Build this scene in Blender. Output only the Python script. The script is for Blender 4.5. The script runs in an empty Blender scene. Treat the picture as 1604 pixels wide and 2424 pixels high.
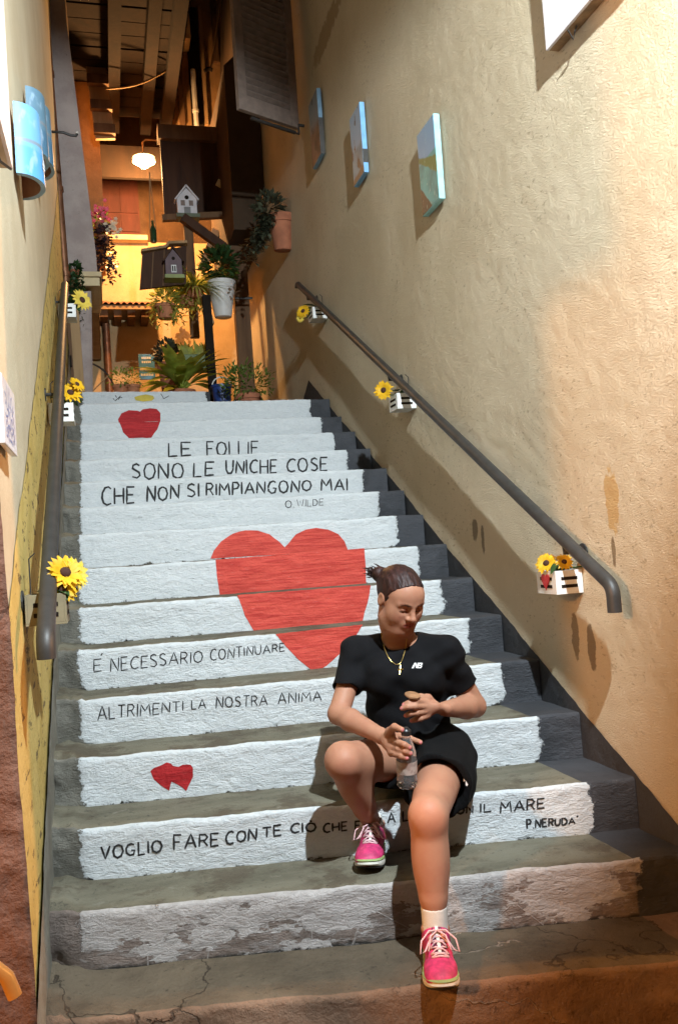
import bpy, bmesh, math, random
import numpy as np
from mathutils import Vector, Matrix
from mathutils.bvhtree import BVHTree
from mathutils.geometry import delaunay_2d_cdt

# ------------------------------------------------------------------ camera, world, lights
S = bpy.context.scene
W, H = 1604, 2424                      # size of the photograph
F = 2058.57
YAW, PITCH, ROLL = (math.radians(a) for a in (14.795, 2.228, -3.917))
EYE = np.array([0.0, 0.0, 1.33])
_cy, _sy, _cp, _sp = math.cos(YAW), math.sin(YAW), math.cos(PITCH), math.sin(PITCH)
FW = np.array([_sy*_cp, _cy*_cp, _sp])
_r = np.array([_cy, -_sy, 0.0]); _u = np.cross(_r, FW)
RT = math.cos(ROLL)*_r + math.sin(ROLL)*_u
UP = -math.sin(ROLL)*_r + math.cos(ROLL)*_u
cam = bpy.data.cameras.new('camera'); camo = bpy.data.objects.new('camera', cam)
S.collection.objects.link(camo)
M = Matrix.Identity(4)
for k in range(3):
    M[k][0], M[k][1], M[k][2], M[k][3] = RT[k], UP[k], -FW[k], EYE[k]
camo.matrix_world = M
cam.sensor_fit = 'VERTICAL'; cam.sensor_height = 36.0; cam.lens = 36.0*F/H
cam.clip_start = 0.05; cam.clip_end = 500
S.camera = camo
S.view_settings.view_transform = 'Standard'; S.view_settings.look = 'None'
S.view_settings.exposure = 0.0; S.view_settings.gamma = 1.0
S.cycles.use_denoising = True
S.cycles.max_bounces = 8; S.cycles.diffuse_bounces = 2

wd = bpy.data.worlds.new('World'); S.world = wd; wd.use_nodes = True
wn = wd.node_tree; bg = wn.nodes['Background']
sky = wn.nodes.new('ShaderNodeTexSky'); sky.sky_type = 'NISHITA'; sky.sun_disc = False
sky.sun_elevation = math.radians(-3.0); sky.sun_rotation = math.radians(200)
wn.links.new(sky.outputs[0], bg.inputs[0]); bg.inputs[1].default_value = 0.03   # night: the sun is below the horizon

def lamp(name, kind, loc, power, col, radius=.05, aim=None, cone=None, blend=.2):
    l = bpy.data.lights.new(name, kind); l.energy = power; l.color = col; l.shadow_soft_size = radius
    if kind == 'SPOT': l.spot_size = math.radians(cone); l.spot_blend = blend
    o = bpy.data.objects.new(name, l); S.collection.objects.link(o); o.location = loc
    if aim is not None:
        o.rotation_euler = (Vector(aim)-Vector(loc)).to_track_quat('-Z', 'Y').to_euler()
    return o
# the white floodlight over the mouth of the alley and the two sodium street lamps either side of it
lamp('floodlight', 'SPOT', (.95, .35, 3.9), 1200, (.84, .95, 1.0), .035, (.95-.30*5, .35+.87*5, 3.9-.43*5), 85, .26)
lamp('street_light', 'POINT', (-3.3, -.35, 2.7), 820, (1.0, .42, .10), .16)
lamp('street_light', 'POINT', (5.6, 1.15, 3.0), 900, (1.0, .42, .10), .09)

# ------------------------------------------------------------------ helpers: pixels to points
def ray(u, v): return (u-W/2)/F*RT-(v-H/2)/F*UP+FW
def bx(u, v, x): d = ray(u, v); return EYE+d*((x-EYE[0])/d[0])
def by(u, v, y): d = ray(u, v); return EYE+d*(y/d[1])
def bz(u, v, z): d = ray(u, v); return EYE+d*((z-EYE[2])/d[2])
def bd(u, v, d): return EYE+ray(u, v)*d
def bplane(u, v, p, n):
    d = ray(u, v); return EYE+d*(np.dot(np.asarray(p)-EYE, n)/np.dot(d, n))
def A(*a): return np.array(a, float)
def nrm(v): v = np.asarray(v, float); return v/np.linalg.norm(v)

# ------------------------------------------------------------------ helpers: objects
def link(o, parent=None):
    S.collection.objects.link(o)
    if parent is not None: o.parent = parent
    return o
def tag(o, label=None, cat=None, group=None, kind=None):
    for k, v in (('label', label), ('category', cat), ('group', group), ('kind', kind)):
        if v: o[k] = v
    return o
def thing(name, label, cat, group=None, loc=(0, 0, 0)):
    o = bpy.data.objects.new(name, None); o.empty_display_size = .1; o.location = loc
    link(o); tag(o, label, cat, group); return o
class MB:
    """collects shapes that become ONE mesh"""
    def __init__(s): s.v = []; s.f = []; s.m = []; s.mi = 0
    def add(s, v, f):
        b = len(s.v); s.v += [tuple(map(float, p)) for p in v]
        for q in f: s.f.append([i+b for i in q]); s.m.append(s.mi)
        return s
    def box(s, lo, hi, ax=None, org=None):
        lo, hi = np.minimum(lo, hi), np.maximum(lo, hi)
        c = [A(x, y, z) for z in (lo[2], hi[2]) for y in (lo[1], hi[1]) for x in (lo[0], hi[0])]
        if ax is not None: c = [np.asarray(org)+p[0]*ax[0]+p[1]*ax[1]+p[2]*ax[2] for p in c]
        return s.add(c, [(0, 2, 3, 1), (4, 5, 7, 6), (0, 1, 5, 4), (2, 6, 7, 3), (0, 4, 6, 2), (1, 3, 7, 5)])
    def bar(s, a, b, w, h, up=(0, 0, 1)):
        a, b = np.asarray(a, float), np.asarray(b, float); t = nrm(b-a); x = nrm(np.cross(t, up)); z = np.cross(x, t)
        return s.box(A(-w/2, 0, -h/2), A(w/2, np.linalg.norm(b-a), h/2), (x, t, z), a)
    def prism(s, poly, vec):
        n = len(poly); p = [np.asarray(q, float) for q in poly]; v = np.asarray(vec, float)
        return s.add(p+[q+v for q in p], [list(range(n))[::-1], list(range(n, 2*n))]+[(i, (i+1) % n, n+(i+1) % n, n+i) for i in range(n)])
    def tube(s, pts, r, n=8, caps=True):
        pts = [np.asarray(p, float) for p in pts]; N = len(pts)
        r = [r]*N if np.isscalar(r) else list(r)
        t0 = nrm(pts[1]-pts[0]); up = A(0, 0, 1) if abs(t0[2]) < .9 else A(1, 0, 0)
        x = nrm(np.cross(t0, up)); v = []
        for i in range(N):
            t = nrm(pts[min(i+1, N-1)]-pts[max(i-1, 0)])
            x = nrm(x-t*np.dot(x, t)); y = np.cross(t, x)
            for k in range(n):
                a = 2*math.pi*k/n; v.append(pts[i]+r[i]*(math.cos(a)*x+math.sin(a)*y))
        f = [(i*n+k, i*n+(k+1) % n, (i+1)*n+(k+1) % n, (i+1)*n+k) for i in range(N-1) for k in range(n)]
        if caps: f += [list(range(n))[::-1], [(N-1)*n+k for k in range(n)]]
        return s.add(v, f)
    def lathe(s, prof, base, axis=(0, 0, 1), n=20):
        base = np.asarray(base, float); z = nrm(axis)
        x = nrm(np.cross(z, (0, 1, 0) if abs(z[1]) < .9 else (1, 0, 0))); y = np.cross(z, x); v = []
        for (r, h) in prof:
            for k in range(n):
                a = 2*math.pi*k/n; v.append(base+z*h+r*(math.cos(a)*x+math.sin(a)*y))
        N = len(prof)
        f = [(i*n+k, i*n+(k+1) % n, (i+1)*n+(k+1) % n, (i+1)*n+k) for i in range(N-1) for k in range(n)]
        f += [list(range(n))[::-1], [(N-1)*n+k for k in range(n)]]
        return s.add(v, f)
    def leaf(s, base, d, up, L, w, bend=.3, n=3, fold=.15):
        base = np.asarray(base, float); d = nrm(d); sd = np.cross(d, up)
        if np.linalg.norm(sd) < 1e-3: sd = np.cross(d, (1, 0, .3))
        sd = nrm(sd); nn = np.cross(sd, d); v = []
        for i in range(n+1):
            t = i/n; c = base+d*L*t-nn*bend*L*t*t
            ww = w*math.sin(math.pi*min(.97, .06+t*.94))*.5
            v += [c-sd*ww+nn*fold*ww, c, c+sd*ww+nn*fold*ww]
        f = []
        for i in range(n):
            a = 3*i; f += [(a, a+1, a+4, a+3), (a+1, a+2, a+5, a+4)]
        return s.add(v, f)
    def build(s, name, mats, parent=None, smooth=False, bevel=0, auto=None):
        me = bpy.data.meshes.new(name); me.from_pydata(s.v, [], s.f); me.update()
        o = bpy.data.objects.new(name, me); link(o, parent)
        for m in (mats if isinstance(mats, (list, tuple)) else [mats]): me.materials.append(m)
        if any(s.m): me.polygons.foreach_set('material_index', s.m)
        bm = bmesh.new(); bm.from_mesh(me); bmesh.ops.recalc_face_normals(bm, faces=bm.faces)
        if bevel: 
            es = [e for e in bm.edges if len(e.link_faces) == 2 and e.calc_face_angle(0) > .6]
            bmesh.ops.bevel(bm, geom=es, offset=bevel, segments=2, affect='EDGES', profile=.6)
        bm.to_mesh(me); bm.free()
        if smooth:
            me.polygons.foreach_set('use_smooth', [True]*len(me.polygons))
            if auto: me.set_sharp_from_angle(angle=math.radians(auto))
        me.update(); return o
def grid_obj(name, P, mats, parent=None, uvs=(), midx=None, smooth=True, flip=False):
    """P: (n,m,3) array of points"""
    n, m = P.shape[:2]
    idx = np.arange(n*m).reshape(n, m)
    q = np.stack([idx[:-1, :-1], idx[1:, :-1], idx[1:, 1:], idx[:-1, 1:]], -1).reshape(-1, 4)
    if flip: q = q[:, ::-1]
    me = bpy.data.meshes.new(name)
    me.vertices.add(n*m); me.vertices.foreach_set('co', P.reshape(-1).astype(np.float32))
    me.loops.add(q.size); me.loops.foreach_set('vertex_index', q.reshape(-1).astype(np.int32))
    me.polygons.add(len(q)); me.polygons.foreach_set('loop_start', np.arange(0, q.size, 4, dtype=np.int32))
    me.polygons.foreach_set('loop_total', np.full(len(q), 4, np.int32))
    me.update(calc_edges=True)
    for nm, UV in uvs:
        l = me.uv_layers.new(name=nm); l.data.foreach_set('uv', UV.reshape(-1, 2)[q.reshape(-1)].reshape(-1).astype(np.float32))
    for mt in (mats if isinstance(mats, (list, tuple)) else [mats]): me.materials.append(mt)
    if midx is not None: me.polygons.foreach_set('material_index', midx.reshape(-1).astype(np.int32))
    if smooth: me.polygons.foreach_set('use_smooth', np.ones(len(q), bool))
    me.validate(); o = bpy.data.objects.new(name, me); link(o, parent); return o
def vn(x, y, seed=0, oct=3):
    """smooth value noise, roughly -1..1"""
    x = np.asarray(x, float); y = np.asarray(y, float); out = 0; amp = 1; tot = 0
    rs = np.random.RandomState(seed); T = rs.rand(256, 256)*2-1
    for o in range(oct):
        xi, yi = np.floor(x).astype(int), np.floor(y).astype(int); fx, fy = x-xi, y-yi
        fx = fx*fx*(3-2*fx); fy = fy*fy*(3-2*fy)
        g = lambda a, b: T[(xi+a+o*37) % 256, (yi+b+o*91) % 256]
        out = out+amp*((g(0, 0)*(1-fx)+g(1, 0)*fx)*(1-fy)+(g(0, 1)*(1-fx)+g(1, 1)*fx)*fy)
        tot += amp; amp *= .5; x = x*2.03; y = y*2.03
    return out/tot

# ------------------------------------------------------------------ helpers: materials
class N:
    def __init__(s, name):
        s.m = bpy.data.materials.new(name); s.m.use_nodes = True; s.t = s.m.node_tree
        s.b = s.t.nodes['Principled BSDF']; s.out = s.t.nodes['Material Output']; s._c = None
    def node(s, ty, **kw):
        n = s.t.nodes.new(ty)
        for k, v in kw.items(): setattr(n, k, v)
        return n
    def put(s, sock, v):
        if v is None: return
        if isinstance(v, bpy.types.NodeSocket): s.t.links.new(v, sock)
        elif isinstance(v, (tuple, list, np.ndarray)) and sock.type == 'RGBA': sock.default_value = tuple(v)[:3]+(1,)
        else: sock.default_value = v
    @property
    def co(s):
        if s._c is None: s._c = s.node('ShaderNodeTexCoord')
        return s._c.outputs['Object']
    def uv(s, name): n = s.node('ShaderNodeUVMap', uv_map=name); return n.outputs[0]
    def xyz(s, v): n = s.node('ShaderNodeSeparateXYZ'); s.put(n.inputs[0], v); return n.outputs
    def scale(s, v, sc): 
        n = s.node('ShaderNodeVectorMath', operation='MULTIPLY'); s.put(n.inputs[0], v); n.inputs[1].default_value = sc; return n.outputs[0]
    def noise(s, sc, det=4, vec=None, rough=.55, dist=0):
        n = s.node('ShaderNodeTexNoise'); s.put(n.inputs['Vector'], vec if vec is not None else s.co)
        n.inputs['Scale'].default_value = sc; n.inputs['Detail'].default_value = det; n.inputs['Roughness'].default_value = rough
        n.inputs['Distortion'].default_value = dist; return n.outputs[0]
    def vor(s, sc, vec=None, feat='F1', rnd=1):
        n = s.node('ShaderNodeTexVoronoi', feature=feat); s.put(n.inputs['Vector'], vec if vec is not None else s.co)
        n.inputs['Scale'].default_value = sc; n.inputs['Randomness'].default_value = rnd; return n.outputs[0]
    def math(s, op, a, b=None, c=None, clamp=False):
        n = s.node('ShaderNodeMath', operation=op, use_clamp=clamp)
        for i, v in enumerate((a, b, c)): s.put(n.inputs[i], v)
        return n.outputs[0]
    def step(s, v, lo, hi):
        n = s.node('ShaderNodeMapRange', interpolation_type='SMOOTHSTEP'); s.put(n.inputs[0], v)
        n.inputs[1].default_value = lo; n.inputs[2].default_value = hi; return n.outputs[0]
    def mix(s, f, a, b):
        n = s.node('ShaderNodeMix', data_type='RGBA'); s.put(n.inputs[0], f); s.put(n.inputs[6], a); s.put(n.inputs[7], b); return n.outputs[2]
    def var(s, col, amt, sc, det=5, vec=None):
        """colour with natural variation"""
        f = s.noise(sc, det, vec); lo = tuple(c*(1-amt) for c in col); hi = tuple(min(1, c*(1+amt)) for c in col)
        return s.mix(s.step(f, .3, .7), lo, hi)
    def bump(s, h, st=.3, dist=.01, prev=None):
        n = s.node('ShaderNodeBump'); n.inputs['Strength'].default_value = st; n.inputs['Distance'].default_value = dist
        s.put(n.inputs['Height'], h); 
        if prev is not None: s.put(n.inputs['Normal'], prev)
        return n.outputs[0]
    def done(s, col=None, rough=.8, nor=None, metal=0, spec=None, **kw):
        s.put(s.b.inputs['Base Color'], col); s.put(s.b.inputs['Roughness'], rough); s.put(s.b.inputs['Metallic'], metal)
        s.put(s.b.inputs['Normal'], nor)
        if spec is not None: s.b.inputs['Specular IOR Level'].default_value = spec
        for k, v in kw.items(): s.put(s.b.inputs[k.replace('_', ' ')], v)
        return s.m
_mc = {}
def leafy(name, col, tr=.45, amt=.35):
    n = N(name); c = n.var(col, amt, 14); m = n.done(c, .5, n.bump(n.noise(60, 3), .15, .003), spec=.35)
    t = n.node('ShaderNodeBsdfTranslucent'); n.put(t.inputs[0], n.mix(.5, c, tuple(min(1, x*1.8) for x in col))); x = n.node('ShaderNodeMixShader'); x.inputs[0].default_value = tr
    n.t.links.new(n.b.outputs[0], x.inputs[1]); n.t.links.new(t.outputs[0], x.inputs[2]); n.t.links.new(x.outputs[0], n.out.inputs[0]); return m
def plain(name, col, rough=.7, amt=.15, sc=12, bsc=60, bst=.15, metal=0, bd_=.003, **kw):
    if name in _mc: return _mc[name]
    n = N(name); m = n.done(n.var(col, amt, sc), rough, n.bump(n.noise(bsc, 4), bst, bd_), metal, **kw); _mc[name] = m; return m

# ------------------------------------------------------------------ materials of the setting
def m_plaster_right():
    n = N('cream plaster'); 
    c = n.mix(n.step(n.noise(1.6, 5), .35, .68), (.72, .605, .43), (.64, .53, .36))
    c = n.mix(n.math('MULTIPLY', n.step(n.noise(9, 6, rough=.7), .60, .75), .5), c, (.50, .38, .22))
    pit = n.math('MULTIPLY', n.step(n.noise(58, 4, n.scale(n.co, (1, .6, 1.3)), .6), .60, .66), n.step(n.noise(2.2, 3), .40, .60)); c = n.mix(n.math('MULTIPLY', pit, .6), c, (.36, .27, .16))
    lit = n.step(n.noise(64, 4, n.scale(n.co, (1, .6, 1.3)), .6), .60, .68); c = n.mix(n.math('MULTIPLY', lit, .35), c, (.80, .71, .55))
    dots = n.step(n.vor(26, feat='F1'), .0, .10)
    c = n.mix(n.math('MULTIPLY', n.math('SUBTRACT', 1.0, dots), .5), c, (.33, .24, .13))
    # chips where the plaster has come away and rusty scuffs, at their own places on the wall
    for (y, z, ry, rz, col) in CHIPS:
        v = n.node('ShaderNodeVectorMath', operation='SUBTRACT'); n.put(v.inputs[0], n.co); v.inputs[1].default_value = (1.65, y, z)
        q = n.scale(v.outputs[0], (0, 1/ry, 1/rz)); l = n.node('ShaderNodeVectorMath', operation='LENGTH'); n.put(l.inputs[0], q)
        d = n.math('ADD', l.outputs['Value'], n.math('MULTIPLY_ADD', n.noise(14, 5, rough=.7), 1.6, -.8))
        c = n.mix(n.math('MULTIPLY', n.math('SUBTRACT', 1.0, n.step(d, .75, .95)), .85), c, col)
    g = n.noise(150, 6, n.scale(n.co, (1, .65, 1.3)), .68); h = n.math('ADD', n.step(g, .34, .78), n.math('MULTIPLY', n.noise(30, 5), .35))
    return n.done(c, .9, n.bump(h, .75, .008), spec=.2)
CHIPS = [(3.78, 1.36, .035, .06, (.20, .16, .11)), (3.70, 1.31, .02, .07, (.19, .15, .10)), (2.93, .93, .03, .10, (.22, .17, .11)),
         (2.82, .90, .03, .09, (.20, .15, .10)), (2.62, 1.42, .05, .12, (.60, .38, .15)), (2.63, 1.25, .015, .06, (.22, .15, .08)), (5.7, 4.9, .5, .10, (.42, .30, .18))]
def m_plaster_left():
    n = N('pale plaster'); c = n.mix(n.step(n.noise(2.2, 5), .35, .7), (.60, .52, .37), (.52, .44, .30))
    c = n.mix(n.math('MULTIPLY', n.step(n.noise(14, 6, rough=.7), .62, .74), .45), c, (.40, .32, .2))
    return n.done(c, .9, n.bump(n.noise(70, 6), .35, .006), spec=.2)
def m_yellow():
    n = N('yellow limewash'); c = n.mix(n.step(n.noise(5, 6, rough=.65), .38, .66), (.60, .45, .15), (.50, .36, .10))
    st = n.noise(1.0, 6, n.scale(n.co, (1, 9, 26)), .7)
    c = n.mix(n.math('MULTIPLY', n.step(st, .57, .62), .85), c, (.10, .07, .035))  # dark streaks paint in the rail's mottled shadow on the wall
    return n.done(c, .9, n.bump(n.noise(45, 6), .45, .008), spec=.2)
def m_cement(name, a, b, st=.5, sc=30):
    n = N(name); c = n.mix(n.step(n.noise(4, 6, rough=.65), .35, .68), a, b)
    c = n.mix(n.math('MULTIPLY', n.step(n.noise(24, 6, rough=.75), .60, .72), .6), c, tuple(x*.35 for x in a))
    return n.done(c, .88, n.bump(n.noise(sc, 8, rough=.65), st, .012), spec=.25)
def m_tread():
    n = N('worn cement'); c = n.mix(n.step(n.noise(3, 7, n.scale(n.co, (1, 3, 3)), .65), .35, .68), (.185, .170, .125), (.115, .105, .075))
    c = n.mix(n.math('MULTIPLY', n.step(n.noise(5.5, 7, rough=.7), .50, .62), .75), c, (.085, .066, .045))
    c = n.mix(n.math('MULTIPLY', n.step(n.noise(9, 7, rough=.7), .60, .68), .6), c, (.25, .235, .19))
    c = n.mix(n.math('MULTIPLY', n.step(n.noise(34, 6, rough=.78), .57, .66), .7), c, (.04, .036, .03))
    return n.done(c, .85, n.bump(n.noise(38, 8, rough=.7), .7, .012), spec=.3)
def m_stone(name, a, b):
    n = N(name); c = n.mix(n.step(n.noise(4, 7, rough=.68), .35, .68), a, b); c = n.mix(n.math('MULTIPLY', n.step(n.noise(2.4, 6, rough=.6), .48, .62), .7), c, tuple(x*1.35 for x in a))
    w = n.node('ShaderNodeVectorMath', operation='ADD'); n.put(w.inputs[0], n.co); nz = n.node('ShaderNodeTexNoise'); n.put(nz.inputs[0], n.co); nz.inputs['Scale'].default_value = 7; nz.inputs['Detail'].default_value = 6
    n.put(w.inputs[1], n.scale(nz.outputs['Color'], (.22, .22, .22)))
    v1 = n.vor(1.7, n.scale(w.outputs[0], (1, 1, 2.2)), 'DISTANCE_TO_EDGE'); gate = n.step(n.noise(1.7, 3), .48, .56)
    pale = n.math('MULTIPLY', n.math('SUBTRACT', 1.0, n.step(v1, .003, .009)), gate); c = n.mix(n.math('MULTIPLY', pale, .7), c, (.40, .30, .23))
    v2 = n.vor(1.5, n.scale(w.outputs[0], (1.3, .8, 1.4)), 'DISTANCE_TO_EDGE'); dark = n.math('MULTIPLY', n.math('SUBTRACT', 1.0, n.step(v2, .002, .006)), n.math('SUBTRACT', 1.0, gate)); c = n.mix(n.math('MULTIPLY', dark, .7), c, (.04, .028, .02))
    c = n.mix(n.math('MULTIPLY', n.step(n.noise(40, 6, rough=.78), .57, .66), .7), c, tuple(x*.3 for x in a))
    h = n.math('ADD', n.noise(30, 9, rough=.72), n.math('MULTIPLY_ADD', pale, .5, n.math('MULTIPLY', dark, -.6)))
    return n.done(c, .82, n.bump(h, .95, .016), spec=.3)
def m_riser(name, paint, paint2, peel, under=(.21, .20, .17)):
    n = N(name); uv = n.xyz(n.uv('UV')); uw = n.xyz(n.uv('UW'))
    mu = n.math('MINIMUM', uv[0], n.math('ADD', uw[0], .035)); mv = n.math('MINIMUM', uv[1], n.math('ADD', uw[1], .03))
    dx = n.math('MAXIMUM', n.math('SUBTRACT', .05, mu), 0.0); dy = n.math('MAXIMUM', n.math('SUBTRACT', .042, mv), 0.0)
    sd = n.math('SUBTRACT', n.math('SQRT', n.math('ADD', n.math('MULTIPLY', dx, dx), n.math('MULTIPLY', dy, dy))), .05)
    wob = n.math('MULTIPLY_ADD', n.noise(14, 6, rough=.7), .07, -.033)
    chip = n.math('MULTIPLY_ADD', n.noise(60, 5, rough=.75), .05, -.025)
    paintm = n.math('SUBTRACT', 1.0, n.step(n.math('ADD', sd, n.math('ADD', wob, chip)), -.006, .002))
    strk = n.noise(1.0, 7, n.scale(n.co, (26, 40, 85)), .70, 1.2)       # short wrinkled brush strokes over rough masonry
    if peel > 0:
        full = paintm; pf = n.noise(5.0, 8, n.scale(n.co, (1, 1, 2.4)), .66); ee = n.math('MULTIPLY_ADD', n.math('SUBTRACT', uw[1], .10), -1.1, pf)
        coat = n.step(ee, .488, .495); lip = n.math('SUBTRACT', 1.0, n.step(n.math('ABSOLUTE', n.math('SUBTRACT', ee, .491)), .0, .014))
        crk = n.math('SUBTRACT', 1.0, n.step(n.vor(4.5, n.scale(n.co, (1, 1, 1.7)), 'DISTANCE_TO_EDGE'), .004, .012))
        paintm = n.math('MULTIPLY', paintm, n.math('MAXIMUM', coat, n.math('MULTIPLY', n.math('MAXIMUM', n.math('MULTIPLY', crk, .55), n.math('MULTIPLY', n.step(n.noise(30, 6, n.scale(n.co, (.4, 1, 1.6)), .75), .5, .6), .55)), 1.0)))
    else:
        paintm = n.math('MULTIPLY', paintm, n.math('SUBTRACT', 1.0, n.math('MULTIPLY', n.step(n.noise(38, 6, n.scale(n.co, (.35, 1, 1.5)), .75), .66, .70), .7)))
    pc = n.mix(n.step(strk, .35, .7), paint, paint2)
    pc = n.mix(n.math('MULTIPLY', n.step(n.noise(2.3, 6), .5, .75), .3), pc, tuple(c*.72 for c in paint))
    right = n.step(uw[0], -.014, -.006)
    uc = n.mix(n.step(n.noise(6, 7, rough=.65), .35, .7), under, tuple(c*.55 for c in under))
    dk = n.mix(n.step(n.noise(6, 7), .35, .7), (.065, .068, .078), (.04, .042, .048))
    uc = n.mix(n.math('SUBTRACT', 1.0, n.step(n.math('ADD', uv[1], n.math('MULTIPLY_ADD', n.noise(20, 5), .03, -.015)), .0, .012)), uc, (.03, .028, .025)); base = n.mix(right, dk, uc); c = n.mix(paintm, base, pc)
    if peel > 0: c = n.mix(n.math('MULTIPLY', lip, n.math('MULTIPLY', full, .8)), c, (.60, .58, .57))
    h = n.math('ADD', n.math('MULTIPLY', strk, .9), n.math('ADD', n.math('MULTIPLY', n.noise(26, 6, rough=.7), 1.1), n.math('MULTIPLY', paintm, .35)))
    return n.done(c, .72, n.bump(h, .9, .011), spec=.3)
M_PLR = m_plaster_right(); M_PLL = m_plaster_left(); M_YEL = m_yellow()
M_SKIRT = m_cement('charcoal paint', (.055, .057, .064), (.04, .041, .046), .45)
M_GREYC = m_cement('grey cement', (.27, .26, .22), (.18, .17, .14), .7)
M_TREAD = m_tread()
M_RISER = m_riser('white riser paint', (.69, .72, .74), (.60, .64, .67), 0)
M_RISER_OLD = m_riser('peeling riser paint', (.50, .47, .46), (.40, .37, .36), 1, (.25, .20, .175))
M_STONE = m_stone('brown stone', (.24, .15, .10), (.15, .10, .068))
M_STONE2 = m_stone('worn brown stone', (.135, .105, .072), (.085, .066, .045))
M_BROWNPL = m_cement('rough brown plaster', (.20, .105, .075), (.13, .07, .05), 1.0, 40)
M_INK = plain('black brush paint', (.018, .018, .02), .75, .3, 30)
def m_red(name, a, b):
    n = N(name); s = n.noise(1.0, 7, n.scale(n.co, (7, 30, 95)), .7)
    c = n.mix(n.step(s, .38, .66), a, b); c = n.mix(n.math('MULTIPLY', n.step(n.noise(1.0, 6, n.scale(n.co, (22, 60, 260)), .7), .60, .72), .55), c, (.66, .30, .26))
    return n.done(c, .7, n.bump(n.math('ADD', s, n.noise(60, 5)), .6, .008), spec=.3)
M_RED = m_red('red heart paint', (.64, .085, .060), (.44, .035, .028)); M_RED2 = m_red('dark red heart paint', (.44, .020, .024), (.30, .01, .014))

# ------------------------------------------------------------------ staircase
XL, XR = -.152, 1.458
NOSE = {0: (2.40, 2.065, .161)}
_yl = [2.674, 2.929, 3.184, 3.428, 3.681, 3.940, 4.215, 4.498, 4.785, 5.072, 5.362, 5.654, 5.948, 6.232]
_yr = [2.365, 2.629, 2.952, 3.241, 3.555, 3.839, 4.132, 4.439, 4.726, 5.016, 5.323, 5.636, 5.955, 6.255]
_z = [-1.004, -.841, -.677, -.512, -.351, -.193, -.027, .139, .293, .452, .610, .766, .923, 1.103]
for i in range(14): NOSE[i+1] = (_yl[i], _yr[i], _z[i]+EYE[2])
NOSE[15] = (7.05, 7.15, 2.675)
XWL, XWR = -.245, 1.65
stairs = thing('staircase', 'narrow outdoor staircase with white painted risers climbing between two plaster walls', 'staircase')
def riser_disp(i, u, v, wd_):
    d = .0045*vn(u*5+i*7, v*16+i*3, 11, 3)+.0022*vn(u*30+i*5, v*50, 12, 2)
    e = np.clip((.02-u)/.09, 0, 1); d = d-e*(.022+.03*vn(u*17+i*9, v*13+i, 13, 3))          # lumpy cement at the wall end
    e2 = np.clip((u-wd_-.005)/.02, 0, 1); d = d-.006*e2
    if i == 1: d = d+.007*vn(u*9, v*22, 14, 4)
    if i == 0: d = d+.012*vn(u*6, v*12, 14, 4)
    return d
STEP = {}
def step_frame(i):
    yl, yr, z = NOSE[i]; xr = XR if i < 15 else .80
    L = A(XL, yl, 0); R = A(xr, yr if i < 15 else yl+.08, 0); t = nrm(R-L); return L, t, A(t[1], -t[0], 0), np.linalg.norm(R-L), z
def nose_y(i, x):
    L, t, n, w, z = step_frame(i); return L[1]+(x-L[0])*t[1]/t[0]
step_labels = {1: 'bottom white step with paint peeling to brown stone', 0: 'bare brown stone step at the street'}
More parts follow.
